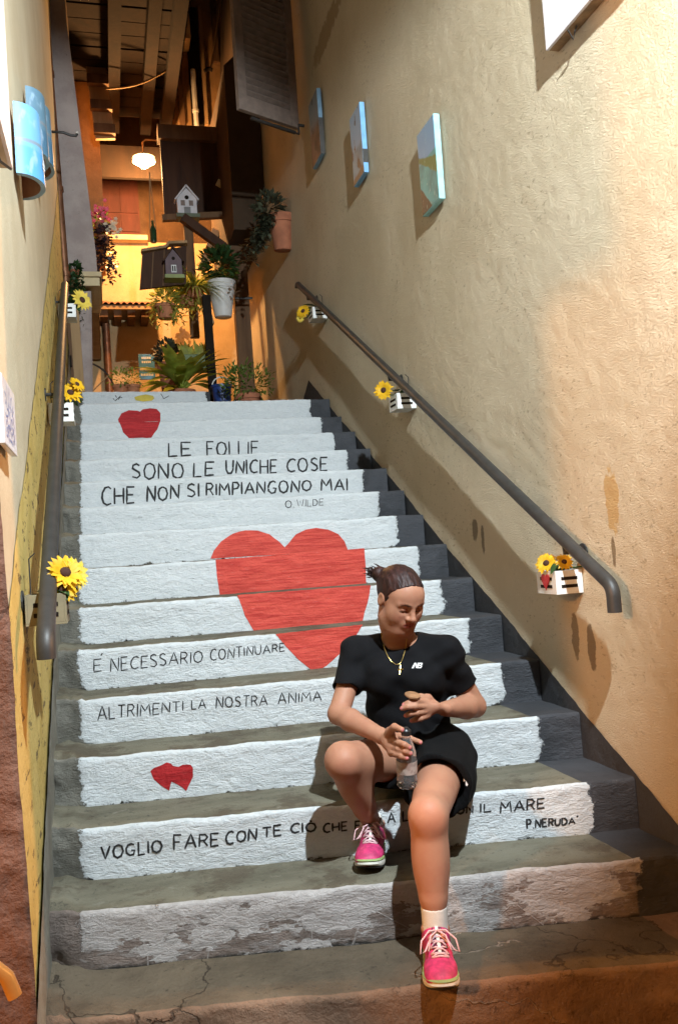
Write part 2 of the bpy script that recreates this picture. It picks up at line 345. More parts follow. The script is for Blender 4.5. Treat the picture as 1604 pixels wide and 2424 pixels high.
for i in range(0, 16):
    L, t, n, wd_, z = step_frame(i)
    zb = NOSE[i-1][2] if i > 0 else -.02
    if i == 14: pass
    xe = 1.64 if i not in (0, 15) else (1.66 if i == 0 else .86)
    s0 = (XWL-.02-XL)/t[0]; s1 = (xe-XL)/t[0]
    s = np.unique(np.concatenate([np.arange(s0, s1, .014), [s1]]))
    hh = z-zb; rb = .013; nr = 14
    # riser rows, a rounded nose, then the tread back to the next riser
    vv = np.linspace(-.012, hh-rb, nr); SS, VV = np.meshgrid(s, vv, indexing='ij')
    D = riser_disp(i, SS, VV, wd_)
    P = (L+t*SS[..., None]+n*D[..., None]); P[..., 2] = zb+VV
    rows = [P]; uvr = [np.stack([SS, VV], -1)]
    top = np.full_like(s, hh); wob = .006*vn(s*7+i*5, s*0+.5, 15, 4)+.0025*vn(s*45+i*5, s*0+.5, 19, 2)+np.where(s < .02, .012*vn(s*40+i*3, s*0, 16, 2), 0)
    dn = riser_disp(i, s, top, wd_)
    for a in (30, 60, 90):
        a = math.radians(a); q = L+t*s[:, None]+n*(dn-rb*(1-math.cos(a)))[:, None]; q[:, 2] = z-rb+rb*math.sin(a)+wob*math.sin(a)
        rows.append(q[:, None]); uvr.append(np.stack([s, np.full_like(s, hh-rb+rb*math.sin(a))], -1)[:, None])
    X = (L+t*s[:, None])[:, 0]
    if i == 0: ynext = np.array([nose_y(1, x) for x in X])+.05
    elif i < 14: ynext = np.array([nose_y(i+1, x) for x in X])+.05
    elif i == 14: ynext = np.full_like(X, 7.35)
    else: ynext = np.full_like(X, 8.2)
    y0 = rows[-1][:, 0, 1]
    for k in range(1, 10):
        f = k/9; q = np.stack([X, y0+(ynext-y0)*f, z+(.0035 if i > 1 else .006)*vn(X*6+i, (y0+(ynext-y0)*f)*8, 17, 3)+wob*(1-f)], -1)
        q[:, 2] += np.where(s < .03, .015*np.clip((.03-s)/.08, 0, 1)*(1+vn(s*25, q[:, 1]*20, 18, 2)), 0)
        rows.append(q[:, None]); uvr.append(np.stack([s, np.full_like(s, hh+.05+f)], -1)[:, None])
    P = np.concatenate(rows, 1); UV = np.concatenate(uvr, 1); UW = np.stack([wd_-UV[..., 0], hh-UV[..., 1]], -1)
    mi = np.zeros((P.shape[0]-1, P.shape[1]-1), int); mi[:, nr+2:] = 1; mi[s[:-1] > wd_+.005, nr+2:] = 2
    mats = [M_RISER, M_TREAD, M_SKIRT] if i > 1 else ([M_RISER_OLD, M_TREAD, M_SKIRT] if i == 1 else [M_STONE, M_STONE2, M_STONE])
    # close the right end so that the block has a side
    side = np.concatenate([P[-1:], P[-1:]*A(1, 1, 0)+A(0, 0, zb-.02)], 0)
    o = grid_obj('step', P, mats, stairs, [('UV', UV), ('UW', UW)], mi)
    if i in step_labels: o['label'] = step_labels[i]
    e = grid_obj('step_end', side, M_SKIRT if i > 0 else M_STONE, o, smooth=False)
    STEP[i] = o
def on_riser(i, u, v, off=.0016):
    """the point of the riser of step i seen at pixel (u, v)"""
    L, t, n, wd_, z = step_frame(i); p = bplane(u, v, L, n); s = np.dot(p-L, t)
    zb = NOSE[i-1][2] if i > 0 else 0
    d = float(riser_disp(i, np.array([s]), np.array([p[2]-zb]), wd_)[0])
    return p+n*(d+off)
FONT = {
 'A': (.86, [[(0, 0), (.43, 1), (.86, 0)], [(.16, .36), (.70, .36)]]), 'C': (.75, [[(.75, .88), (.55, 1), (.28, .95), (.06, .68), (.02, .4), (.14, .12), (.4, 0), (.75, .08)]]),
 'D': (.7, [[(0, 0), (0, 1), (.42, .93), (.68, .62), (.66, .3), (.42, .05), (0, 0)]]), 'E': (.6, [[(.6, 1), (0, 1), (0, 0), (.6, .02)], [(0, .52), (.5, .52)]]),
 'F': (.58, [[(.58, 1), (0, 1), (0, 0)], [(0, .52), (.46, .52)]]), 'G': (.8, [[(.72, .88), (.48, 1), (.2, .9), (.03, .6), (.06, .22), (.34, 0), (.66, .06), (.74, .4), (.46, .42)]]),
 'H': (.72, [[(0, 0), (0, 1)], [(.72, 0), (.72, 1)], [(0, .5), (.72, .5)]]), 'I': (.06, [[(.03, 0), (.03, 1)]]), 'L': (.55, [[(0, 1), (0, 0), (.55, .02)]]),
 'M': (.95, [[(0, 0), (.08, 1), (.47, .42), (.86, 1), (.95, 0)]]), 'N': (.76, [[(0, 0), (.04, 1), (.72, 0), (.76, 1)]]),
 'O': (.85, [[(.42, 1), (.14, .88), (.01, .55), (.1, .16), (.4, 0), (.7, .12), (.84, .48), (.72, .86), (.42, 1)]]), 'P': (.58, [[(0, 0), (0, 1), (.4, .98), (.58, .76), (.44, .52), (0, .46)]]),
 'R': (.64, [[(0, 0), (0, 1), (.42, .98), (.6, .76), (.44, .52), (0, .48)], [(.3, .48), (.64, 0)]]),
 'S': (.62, [[(.58, .88), (.36, 1), (.1, .9), (.06, .68), (.3, .54), (.54, .4), (.6, .18), (.38, .01), (.03, .1)]]), 'T': (.7, [[(0, 1), (.7, 1)], [(.35, 1), (.35, 0)]]),
 'U': (.7, [[(0, 1), (.02, .28), (.18, .02), (.5, .02), (.66, .26), (.7, 1)]]), 'V': (.74, [[(0, 1), (.36, 0), (.74, 1)]]), 'W': (1.0, [[(0, 1), (.24, 0), (.5, .8), (.76, 0), (1, 1)]]),
 '.': (.1, [[(.02, .0), (.08, .06)]]), "'": (.12, [[(.1, 1.12), (.02, .86)]]), 'Ò': (.85, [[(.42, 1), (.14, .88), (.01, .55), (.1, .16), (.4, 0), (.7, .12), (.84, .48), (.72, .86), (.42, 1)], [(.32, 1.32), (.5, 1.14)]]),
}
RNG = random.Random(4)
def ribbon(mb, pts, w, nrmv, taper=True):
    pts = [np.asarray(p, float) for p in pts]; N_ = len(pts); v = []; f = []
    for k, p in enumerate(pts):
        t = nrm(pts[min(k+1, N_-1)]-pts[max(k-1, 0)]); sd = nrm(np.cross(t, nrmv)); ww = w*.5*RNG.uniform(.85, 1.15)*(.75 if taper and k in (0, N_-1) else 1)
        v += [p-sd*ww, p+sd*ww]
    for k in range(N_-1): a = 2*k; f.append((a, a+1, a+3, a+2))
    mb.add(v, f)
def stroke_px(pts, n=4):
    out = []
    for a, b in zip(pts[:-1], pts[1:]):
        m = max(1, int(math.hypot(b[0]-a[0], b[1]-a[1])/9))
        for k in range(m): out.append((a[0]+(b[0]-a[0])*k/m, a[1]+(b[1]-a[1])*k/m))
    return out+[pts[-1]]
def write(mb, i, text, xl, bl, tl, xr, br, tr, w):
    """hand letters on riser i: left end x, baseline, top; right end x, baseline, top (photo pixels)"""
    tot = sum(FONT[c][0] for c in text)+.26*(len(text)-1); x = 0; L, t, n, wd_, z = step_frame(i)
    for c in text:
        cw, strokes = FONT[c]; jb = RNG.uniform(-.05, .05); jt = RNG.uniform(-.06, .06); sk = RNG.uniform(-.04, .04)
        for st in strokes:
            px = []
            for (a, b) in st:
                f = (x+a+sk*b)/tot; yb = bl+(br-bl)*f; yt = tl+(tr-tl)*f; b2 = jb+b*(1+jt-jb)
                px.append((xl+(xr-xl)*f, yb+(yt-yb)*b2))
            ribbon(mb, [on_riser(i, *q) for q in stroke_px(px)], w, n)
        x += cw+.26
C6 = lambda x, y: (150+x*.4783, 880+y*.4783)
C7 = lambda x, y: (x*.5102, 1560+y*.5102)
CB = lambda x, y: (700+x*.3189, 1700+y*.3189)
C8 = lambda x, y: (1000+x*.4320, 1400+y*.4320)
def word(mb, i, f, text, a, b, w):
    (xl, bl), (_, tl) = f(a[0], a[1]), f(a[0], a[2]); (xr, br), (_, tr) = f(b[0], b[1]), f(b[0], b[2]); write(mb, i, text, xl, bl, tl, xr, br, tr, w)
def lettering(i, f, words, w):
    for t in words:
        mb = MB(); word(mb, i, t[3] if len(t) > 3 else f, t[0], t[1], t[2], w)
        mb.build('painted_word', M_INK, STEP[i])
lettering(12, C6, [('LE', (522, 418, 350), (632, 412, 350)), ('FOLLIE', (712, 420, 350), (965, 410, 345))], .012)
lettering(11, C6, [('SONO', (340, 530, 452), (595, 528, 450)), ('LE', (645, 520, 450), (745, 514, 448)), ('UNICHE', (805, 505, 440), (1055, 500, 435)), ('COSE', (1105, 496, 432), (1305, 488, 427))], .012)
lettering(10, C6, [('CHE', (192, 660, 572), (352, 650, 570)), ('NON', (415, 642, 570), (572, 630, 562)), ('SI', (612, 618, 558), (672, 615, 556)), ('RIMPIANGONO', (708, 615, 555), (1225, 590, 536)), ('MAI', (1275, 588, 535), (1405, 585, 530))], .0115)
lettering(9, C6, [('O.', (1098, 672, 637), (1142, 672, 635)), ('WILDE', (1156, 667, 634), (1285, 661, 630))], .005)
lettering(5, C6, [('E', (153, 1485, 1425), (190, 1480, 1420)), ("'", (186, 1445, 1400), (196, 1445, 1400)), ('NECESSARIO', (235, 1482, 1418), (690, 1436, 1380)), ('CONTINUARE', (728, 1430, 1375), (1095, 1382, 1345))], .0052)
lettering(4, C7, [('ALTRIMENTI', (455, 285, 222), (850, 240, 195)), ('LA', (890, 235, 190), (955, 230, 185)), ('NOSTRA', (1003, 228, 178), (1240, 213, 168)), ('ANIMA', (1290, 210, 160), (1490, 190, 150)),
                  ('O', (1145, 1130, 1104), (1172, 1128, 1100), lambda x, y: (700+x*.3189, 1300+y*.3189))], .005)
lettering(2, C7, [('VOGLIO', (470, 930, 868), (752, 893, 840)), ('FARE', (808, 885, 818), (1015, 862, 808)), ('CON', (1048, 858, 803), (1190, 838, 787)), ('TE', (1218, 828, 782), (1305, 818, 770)), ('CIÒ', (1348, 810, 765), (1465, 800, 757)),
                  ('CHE', (205, 850, 787), (380, 830, 767), CB), ('FA', (440, 830, 768), (545, 815, 755), CB), ('LA', (630, 785, 715), (735, 770, 705), CB), ('LUNA', (795, 765, 692), (1090, 730, 665), CB), ('CON', (1130, 722, 660), (1312, 700, 648), CB),
                  ('IL', (315, 1210, 1165), (375, 1205, 1160), C8), ('MARE', (425, 1217, 1155), (665, 1188, 1132), C8), ('P.NERUDA', (570, 1300, 1252), (830, 1272, 1240), C8), ("'", (838, 1258, 1232), (852, 1258, 1232), C8)], .0068)
def patch(i, poly, mat, name, off=.0016):
    """a painted shape on riser i, following its bumps; poly in photo pixels"""
    L, t, n, wd_, z = step_frame(i); zb = NOSE[i-1][2]
    q = []
    for (a, b) in zip(poly, poly[1:]+poly[:1]):
        m = max(1, int(math.hypot(b[0]-a[0], b[1]-a[1])/10))
        for k in range(m): q.append((a[0]+(b[0]-a[0])*k/m+RNG.uniform(-.5, .5), a[1]+(b[1]-a[1])*k/m+RNG.uniform(-.5, .5)))
    sv = []
    for (u, v) in q: p = bplane(u, v, L, n); sv.append((np.dot(p-L, t), p[2]-zb))
    xs = [a for a, b in sv]; ys = [b for a, b in sv]; inner = []
    for x in np.arange(min(xs), max(xs), .02):
        for y in np.arange(min(ys), max(ys), .015):
            ins = False
            for (x1, y1), (x2, y2) in zip(sv, sv[1:]+sv[:1]):
                if (y1 > y) != (y2 > y) and x < (x2-x1)*(y-y1)/(y2-y1)+x1: ins = not ins
            if ins: inner.append((x, y))
    vs = [Vector(p) for p in sv+inner]; r = delaunay_2d_cdt(vs, [], [list(range(len(sv)))], 1, 1e-5)
    co = np.array([[p.x, p.y] for p in r[0]]); d = riser_disp(i, co[:, 0], co[:, 1], wd_)
    P = L+t*co[:, :1]+n*(d+off)[:, None]; P[:, 2] = zb+co[:, 1]
    mb = MB(); mb.add(P, [list(f) for f in r[2]]); return mb.build(name, mat, STEP[i], True)
c6 = lambda pts: [C6(*p) for p in pts]
patch(14, c6([(277, 258), (272, 235), (288, 206), (325, 191), (365, 193), (379, 198), (395, 187), (430, 180), (463, 184), (480, 205), (481, 244), (478, 256)]), M_RED2, 'painted_heart')
patch(13, c6([(278, 250), (298, 300), (325, 328), (435, 327), (465, 285), (479, 246)]), M_RED2, 'painted_heart')
patch(8, c6([(728, 925), (745, 885), (780, 840), (840, 800), (900, 784), (960, 786), (1020, 805), (1065, 840), (1095, 868), (1112, 850), (1150, 805), (1200, 781), (1250, 773), (1310, 781), (1360, 805), (1390, 840), (1408, 885)]), M_RED, 'painted_heart')
patch(7, c6([(752, 930), (1488, 874), (1495, 960), (1498, 1050), (775, 1110), (760, 1010)]), M_RED, 'painted_heart')
patch(6, c6([(860, 1105), (1520, 1055), (1510, 1120), (1490, 1190), (1475, 1250), (950, 1294), (900, 1210)]), M_RED, 'painted_heart')
patch(5, c6([(1050, 1298), (1480, 1250), (1440, 1320), (1380, 1385), (1300, 1455), (1245, 1490), (1180, 1440), (1110, 1370)]), M_RED, 'painted_heart')
patch(3, [C7(*p) for p in [(698, 520), (715, 505), (750, 492), (775, 478), (795, 485), (805, 497), (830, 500), (850, 490), (885, 490), (897, 505), (895, 545), (865, 612), (845, 595), (795, 568), (785, 612), (760, 595), (715, 560)]], M_RED2, 'painted_heart')
M_SUN = plain('yellow sun paint', (.55, .42, .05), .7)
patch(15, [(322, 948), (318, 940), (330, 936), (345, 934), (362, 937), (366, 943), (360, 949), (340, 951)], M_SUN, 'painted_sun')
n15 = step_frame(15)[2]
for pts in ([(268, 943), (273, 949), (286, 937)], [(281, 946), (284, 940), (290, 941)], [(381, 932), (388, 944), (400, 937)], [(273, 936), (277, 941)]):
    mb = MB(); ribbon(mb, [on_riser(15, *q) for q in stroke_px(pts)], .007, n15); mb.build('painted_bird', M_INK, STEP[15])

# ------------------------------------------------------------------ ground, landing, side walls
def ground_sheet(name, x0, x1, y0, y1, z, mat, h=.08):
    xs = np.linspace(x0, x1, max(2, int((x1-x0)/h))); ys = np.linspace(y0, y1, max(2, int((y1-y0)/h))); X, Y = np.meshgrid(xs, ys, indexing='ij')
    Z = z+.006*vn(X*4, Y*4, 21, 4); return grid_obj(name, np.stack([X, Y, Z], -1), mat)
tag(ground_sheet('street', -9, 9, -9, 2.6, -.012, M_STONE, .15), kind='structure')
tag(ground_sheet('landing', -.26, 1.66, 6.95, 12.2, 2.44, M_TREAD, .1), kind='structure')
def axis_samples(*seg):
    out = []
    for a, b, h in seg: out.append(np.arange(a, b, h))
    return np.unique(np.concatenate(out+[[seg[-1][1]]]))
# right wall
yy = axis_samples((2.08, 7.2, .019), (7.2, 10.0, .05)); zz = axis_samples((-.1, .3, .05), (.3, 4.6, .019), (4.6, 8.2, .06))
def rw_disp(Y, Z): 
    k = .0014+.0018*np.clip((6.6-Y)/3.5, 0, 1)
    return k*vn(Y*30, Z*30, 31, 3)+.012*vn(Y*1.3, Z*1.3, 32, 2)
YY, ZZ = np.meshgrid(yy, zz, indexing='ij')
rw = grid_obj('house_wall', np.stack([XWR-rw_disp(YY, ZZ), YY, ZZ], -1), M_PLR)
tag(rw, 'tall cream rough plaster wall with charcoal skirting on the right of the stairs', 'wall')
def strip(name, x, sgn, dispf, ys, lo, hi, mat, parent, off, nz=24, edge=.006):
    Y = np.repeat(ys[:, None], nz, 1); f = np.linspace(0, 1, nz)[None]
    lo_ = np.array([lo(y) for y in ys])[:, None]; hi_ = np.array([hi(y) for y in ys])[:, None]+(edge*vn(ys*9, ys*0, 41, 4))[:, None]
    Z = lo_+(hi_-lo_)*f; return grid_obj(name, np.stack([x-sgn*(dispf(Y, Z)+off), Y, Z], -1), mat, parent)
def sk_top(y): return 1.075+.51*(y-3.722) if y < 6.92 else 2.707-.45*(y-6.92)
strip('skirting', XWR, 1, rw_disp, np.arange(1.2, 7.9, .02), lambda y: max(-.05, sk_top(y)-.62), sk_top, M_SKIRT, rw, .0035)
# left wall
yl_ = axis_samples((1.8, 7.6, .028)); zl_ = axis_samples((-.1, .2, .05), (.2, 5.4, .03), (5.4, 8.2, .1))
YY, ZZ = np.meshgrid(yl_, zl_, indexing='ij')
def lw_disp(Y, Z): return .0022*vn(Y*20, Z*20, 51, 4)+.008*vn(Y*1.2, Z*1.2, 52, 2)
lw = grid_obj('house_wall', np.stack([XWL+lw_disp(YY, ZZ), YY, ZZ], -1), M_PLL)
tag(lw, 'pale plaster wall with a sloping yellow dado on the left of the stairs', 'wall')
_a, _b = bx(46, 1223, XWL), bx(104, 729, XWL)
def yel_top(y): return _a[2]+(_b[2]-_a[2])/(_b[1]-_a[1])*(y-_a[1])
def nose_line(y): return .489+.567*(y-2.93)
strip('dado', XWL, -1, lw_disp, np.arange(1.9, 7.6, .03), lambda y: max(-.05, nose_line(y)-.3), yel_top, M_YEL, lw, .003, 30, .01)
strip('skirting', XWL, -1, lw_disp, np.arange(2.2, 7.5, .03), lambda y: max(-.05, nose_line(y)-.35), lambda y: nose_line(y)+.17, M_GREYC, lw, .012, 24, .02)
# the street fronts of the two houses, and the rough brown plinth that flares out at the left corner
MB().box((-6, 1.802, -.1), (XWL-.012, 2.2, 8.2)).box((-6, 1.746, 1.6), (-.198, 1.80, 8.2)).build('street_front', M_PLL, lw)  # second slab, out of view, added to straighten the street lamp's shadow edge
MB().box((XWR+.014, 2.1, -.1), (7, 2.5, 8.2)).build('street_front', M_PLR, rw)
_pp = [by(u_, v_, 1.74) for u_, v_ in ((84, 2325), (66, 2070), (43, 1815), (31, 1560), (0, 1180))]; PZ = [p[2] for p in _pp]; PXX = [p[0] for p in _pp]
zs = np.arange(-.02, 1.70, .016); xe = lambda z: np.interp(z, PZ, PXX)
f = np.linspace(0, 1, 60); ZZ, FF = np.meshgrid(zs, f, indexing='ij'); XE = xe(ZZ)
front = np.stack([-.95+(XE+.95)*FF, 1.74-.012*vn(ZZ*24, FF*20, 61, 4)-.005*vn(ZZ*60, FF*50, 62, 2), ZZ], -1)
g = np.linspace(0, .5, 18); ZZ, GG = np.meshgrid(zs, g, indexing='ij'); taper = np.clip(1-GG/.06, 0, 1)
sidep = np.stack([xe(ZZ)-GG*.28+.009*vn(ZZ*24, GG*24+40, 63, 4)*np.clip(GG*30, 0, 1), 1.74+GG*.9, ZZ], -1); sidep[:, 0] = front[:, -1]
but = grid_obj('plinth', np.concatenate([front, sidep[:, 1:]], 1), M_BROWNPL)
tag(but, 'rough dark brown plaster plinth at the left corner of the alley mouth', 'plinth')

# ------------------------------------------------------------------ handrails, flower crates, sunflowers
M_RAIL = plain('painted iron', (.030, .029, .028), .5, .2, 20, 80, .12)
M_IRON = plain('dark iron', (.03, .027, .025), .5)
M_WHITE = plain('white painted wood', (.74, .74, .72), .6, .06, 20)
M_SLOT = plain('dark slot', (.02, .015, .012), .9, spec=.05)
M_CRATERED = plain('crate heart red', (.42, .02, .02), .5)
M_PETAL = leafy('yellow petal', (.82, .48, .02), .3, .15); M_PETAL2 = leafy('pale yellow petal', (.85, .66, .12), .3, .12)
M_SEED = plain('dark flower centre', (.05, .018, .01), .9)
M_LEAF = leafy('dark green leaf', (.035, .085, .025), .35); M_LEAF2 = leafy('mid green leaf', (.13, .20, .04), .4); M_LEAF3 = leafy('lime lamplit leaf', (.44, .46, .11), .5)  # the lime one is brightened to stand in for blocked lamplight
def handrail(p0, p1, drop, topdrop, label, wx):
    t = thing('handrail', label, 'handrail', 'handrails along the stairs', p0)
    p0, p1 = A(*p0), A(*p1); d = nrm(p1-p0)
    def bend(p, away, down, n=5):          # rounded elbow at p between direction d and straight down
        out = []
        for k in range(n+1):
            a = k/n; q = p+away*(.035*(1-a)**2)+A(0, 0, -1)*(.035*a*a); out.append(q)
        return out
    pts = [p0+A(0, 0, -drop)]+bend(p0, d, 1)[::-1]+bend(p1, -d, 1)+[p1+A(0, 0, -topdrop)]
    mb = MB(); mb.tube([q-p0 for q in pts], .0235, 16)
    mb.build('rail', M_RAIL, t, True, auto=50)
    for f in (.07, .5, .93):
        q = p0+(p1-p0)*f; mb = MB(); w = A(wx, q[1], q[2]-.05)
        mb.tube([q-p0+A(0, 0, -.015), q-p0+A(0, 0, -.05), w-p0], .008, 8); mb.lathe([(.03, 0), (.03, .006)], w-p0, (1 if wx < 0 else -1, 0, 0), 12); mb.build('bracket', M_RAIL, t)
    return t
RX = 1.572
r0 = bx(1449, 1388, RX); r1 = bx(704, 672, RX)
handrail(r0, r1, .085, .03, 'dark grey iron handrail on the cream wall to the right of the stairs', XWR)
LX = -.17
l0 = bx(108, 1512, LX)
dd = ray(154, 672); k = (l0[2]-EYE[2]-.572*l0[1])/(dd[2]-.572*dd[1]); l1 = EYE+dd*k
handrail(l0, l1, .05, .03, 'dark grey iron handrail on the yellow wall to the left of the stairs', XWL)
def heart_poly(w, h):
    P = []
    for k in range(25):
        a = math.pi*2*k/24; x = 16*math.sin(a)**3/16; y = (13*math.cos(a)-5*math.cos(2*a)-2*math.cos(3*a)-math.cos(4*a)+4)/18
        P.append((x*w/2, y*h/2))
    return P[:-1]
def flower_crate(corner, sx, label, dx=.108, dy=.145, dz=.085, heart=False, wood=None):
    """a small white wooden crate with slots; corner: the near lower edge on the alley side; sx=-1 stands out to -x"""
    o = A(*corner); t = thing('flower_crate', label, 'crate', 'white flower crates under the handrails', o); w = -sx*dx
    mb = MB(); th = .006
    mb.box((0, 0, 0), (w, dy, th)); mb.box((0, 0, th), (math.copysign(th, w), dy, dz)); mb.box((w, 0, th), (w-math.copysign(th, w), dy, dz))
    a, b = math.copysign(th, w), w-math.copysign(th, w)
    mb.box((a, 0, th), (b, th, dz)); mb.box((a, dy-th, th), (b, dy, dz)); mb.build('box', wood or M_WHITE, t, bevel=.0012)
    for z in (.028, .056):
        mb = MB(); mb.box((w*.2, -.0012, z-.006), (w*.8, .001, z+.006)); mb.build('slot', M_SLOT, t)
        mb = MB(); q = math.copysign(.0012, sx); mb.box((q, dy*.2, z-.006), (0, dy*.8, z+.006)); mb.build('slot', M_SLOT, t)
    if heart:
        mb = MB(); P = heart_poly(.062, .075); mb.prism([A(sx*.0014, dy*.5+a, dz*.48+b) for a, b in P], (sx*.0025, 0, 0)); mb.build('heart', M_CRATERED, t)
    mb = MB(); mb.tube([A(w*.9, dy*.5, dz), A(w*.9, dy*.5, dz+.10), A(w*.75, dy*.5, dz+.115)], .0022, 6); mb.build('hanging_wire', M_IRON, t)
    return t
def sunflower(base, heads, label, seed, leaves=8, spread=.07):
    R = random.Random(seed); base = A(*base); t = thing('sunflower', label, 'flower', 'yellow flowers in the crates', base)
    for (off, nv, rad, kind) in heads:
        c = A(*off); nv = nrm(nv); x = nrm(np.cross(nv, (.2, .3, 1))); y = np.cross(nv, x)
        mb = MB(); n = 15
        for ring, (rr, el) in enumerate(((rad, .25), (rad*.82, .55))):
            for k in range(n):
                a = 2*math.pi*(k+.5*ring)/n+R.uniform(-.1, .1); d = math.cos(a)*x+math.sin(a)*y
                mb.leaf(c+d*rad*.2, d+nv*el, nv, rr*R.uniform(.72, .9), rad*.36, R.uniform(.1, .5), 3, .12)
        h = mb.build('petals', M_PETAL if kind == 0 else M_PETAL2, t, True)
        mb = MB(); mb.lathe([(rad*.30, -.002), (rad*.28, rad*.1), (rad*.16, rad*.2), (.0005, rad*.22)], c, nv, 12); mb.build('centre', M_SEED, h, True)
        mb = MB(); mb.tube([c-nv*.002, c-nv*.02-A(0, 0, .02), A(0, 0, 0)], .003, 6); mb.build('stem', M_LEAF, t)
    mb = MB()
    for k in range(leaves):
        a = R.uniform(0, 6.28); el = R.uniform(-.5, .7); d = A(math.cos(a), math.sin(a), el)
        mb.leaf(A(R.uniform(-.02, .02), R.uniform(-.03, .03), R.uniform(0, .03)), d, (0, 0, 1), R.uniform(.6, 1.0)*spread, spread*.42, R.uniform(.2, .6))
    mb.build('leaves', M_LEAF, t, True); return t
CX = XWR-.112
c1 = bx(1317, 1408, CX)
flower_crate(c1, -1, 'white slotted crate with a red heart, lowest on the right wall', heart=True)
sunflower(c1+A(.05, .07, .085), [((-.045, -.0, .028), (-.7, -.6, .5), .042, 0), ((.0, -.05, .03), (-.2, -.8, .5), .034, 0), ((.052, -.10, .045), (-.2, -.6, .6), .022, 1)], 'yellow sunflowers lying in the lowest crate on the right wall', 1, 7)
c2 = bx(941, 967, CX)
flower_crate(c2, -1, 'white slotted crate halfway up the right handrail')
sunflower(c2+A(.05, .07, .085), [((-.09, .03, .035), (-.65, -.75, .1), .055, 0)], 'single open sunflower with dark centre halfway up the right wall', 2, 12, .10)
c3 = bx(741, 753, CX)
flower_crate(c3, -1, 'white slotted crate under the top end of the right handrail')
sunflower(c3+A(.05, .07, .085), [((-.10, .03, -.005), (-.6, -.7, .3), .055, 0), ((-.12, .05, -.05), (-.6, -.7, 0), .035, 1)], 'drooping yellow flower at the top of the right handrail', 3, 12, .11)
CLX = XWL+.118
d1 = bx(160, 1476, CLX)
flower_crate(d1, 1, 'white crate darkened to khaki for the rail shade, behind the lower end of the left handrail', wood=plain('rail shade khaki wood', (.24, .20, .12), .7, .1, 20))  # darker wood colour holds the shade of the rail on this crate
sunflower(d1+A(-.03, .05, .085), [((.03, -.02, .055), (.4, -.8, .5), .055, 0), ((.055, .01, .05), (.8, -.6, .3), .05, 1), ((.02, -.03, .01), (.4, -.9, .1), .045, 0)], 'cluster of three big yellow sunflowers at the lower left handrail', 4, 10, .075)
d2 = bx(176, 997, CLX)
flower_crate(d2, 1, 'white crate at the middle of the left handrail')
sunflower(d2+A(-.03, .05, .085), [((.02, -.02, .05), (.3, -.8, .5), .055, 0), ((.05, -.01, .09), (.6, -.6, .5), .04, 0)], 'yellow flower with green leaves at the middle of the left handrail', 5, 12, .10)
d3 = bx(181, 750, CLX)
flower_crate(d3, 1, 'white crate near the top of the left handrail')
sunflower(d3+A(-.02, .05, .085), [((.06, -.02, .03), (.6, -.8, .2), .07, 1)], 'pale yellow flower near the top of the left handrail', 6, 12, .10)

# ------------------------------------------------------------------ things on the right wall
def m_paint(name, kind):
    n = N(name); g = n.node('ShaderNodeTexCoord').outputs['Generated']; p = n.xyz(g); y, z = p[1], p[2]
    w = n.math('MULTIPLY_ADD', n.noise(3, 5), .3, -.15); zz = n.math('ADD', z, w)
    if kind == 0:      # sea, a green headland and a brown rock
        c = n.mix(n.step(z, .60, .62), n.var((.06, .27, .28), .3, 9), (.16, .31, .48))
        c = n.mix(n.math('MULTIPLY', n.step(n.math('ADD', n.math('MULTIPLY', y, -.35), zz), .30, .33), n.math('SUBTRACT', 1.0, n.step(n.math('ADD', n.math('MULTIPLY', y, -.2), zz), .50, .53))), c, (.10, .16, .06))
        c = n.mix(n.step(n.math('SUBTRACT', y, n.math('MULTIPLY', zz, 1.5)), .42, .45), c, (.05, .045, .04))
        c = n.mix(n.math('MULTIPLY', n.step(n.noise(7, 6, g, .7), .60, .66), .6), c, (.30, .55, .52))
    elif kind == 1:
        c = n.mix(n.step(zz, .42, .5), n.var((.14, .26, .36), .3, 9), (.22, .38, .56))
        c = n.mix(n.step(n.noise(3.4, 5, g), .58, .62), c, (.06, .06, .06)); c = n.mix(n.step(zz, .10, .05), c, (.10, .09, .08))
    else:
        c = n.mix(n.step(zz, .45, .62), n.var((.13, .10, .08), .4, 9), (.22, .24, .25)); c = n.mix(n.step(n.noise(3, 5, g), .58, .64), c, (.06, .055, .05))
    return n.done(c, .55, n.bump(n.noise(30, 5), .2, .004))
M_EDGE = [plain('turquoise canvas edge', (.34, .66, .72), .6), plain('sky blue canvas edge', (.20, .45, .78), .6), plain('dull blue canvas edge', (.20, .34, .48), .6)]
M_EDGE2 = plain('dark canvas edge', (.06, .055, .05), .7)
def canvas(nt, nb, ft, fb, k, label):
    """corner pixels of the wall-side near edge and of the far edge of the front"""
    a = bx(*nt, XWR); b = bx(*nb, XWR); th = .042; c = bx(*ft, XWR-th); d = bx(*fb, XWR-th)
    y0 = (a[1]+b[1])/2; y1 = (c[1]+d[1])/2; z0 = (b[2]+d[2])/2; z1 = (a[2]+c[2])/2; o = A(XWR, y0, z0)
    t = thing('painting', label, 'painting', 'blue sea paintings on the right wall', o)
    mb = MB(); mb.box((-.012, 0, 0), (-th, y1-y0, z1-z0)); mb.build('canvas_edge', M_EDGE[k], t, bevel=.003)
    mb = MB(); mb.box((-th-.0012, .004, .004), (-th+.002, y1-y0-.003, z1-z0-.003)); mb.build('picture', m_paint('sea picture %d' % k, k), t)
    if k:
        mb = MB(); mb.box((-.0118, -.0012, .06 if k == 1 else 0), (-th-.0004, .0012, (z1-z0)*(.33 if k == 1 else .55))); mb.build('painted_edge', M_EDGE2, t)
    mb = MB(); mb.box((.002, .05, .05), (-.0118, y1-y0-.05, z1-z0-.05)); mb.build('batten', M_EDGE2, t)
    return t
canvas((1042, 264), (1060, 458), (987, 328), (1000, 524), 0, 'turquoise seascape canvas with a green headland, nearest of the three paintings')
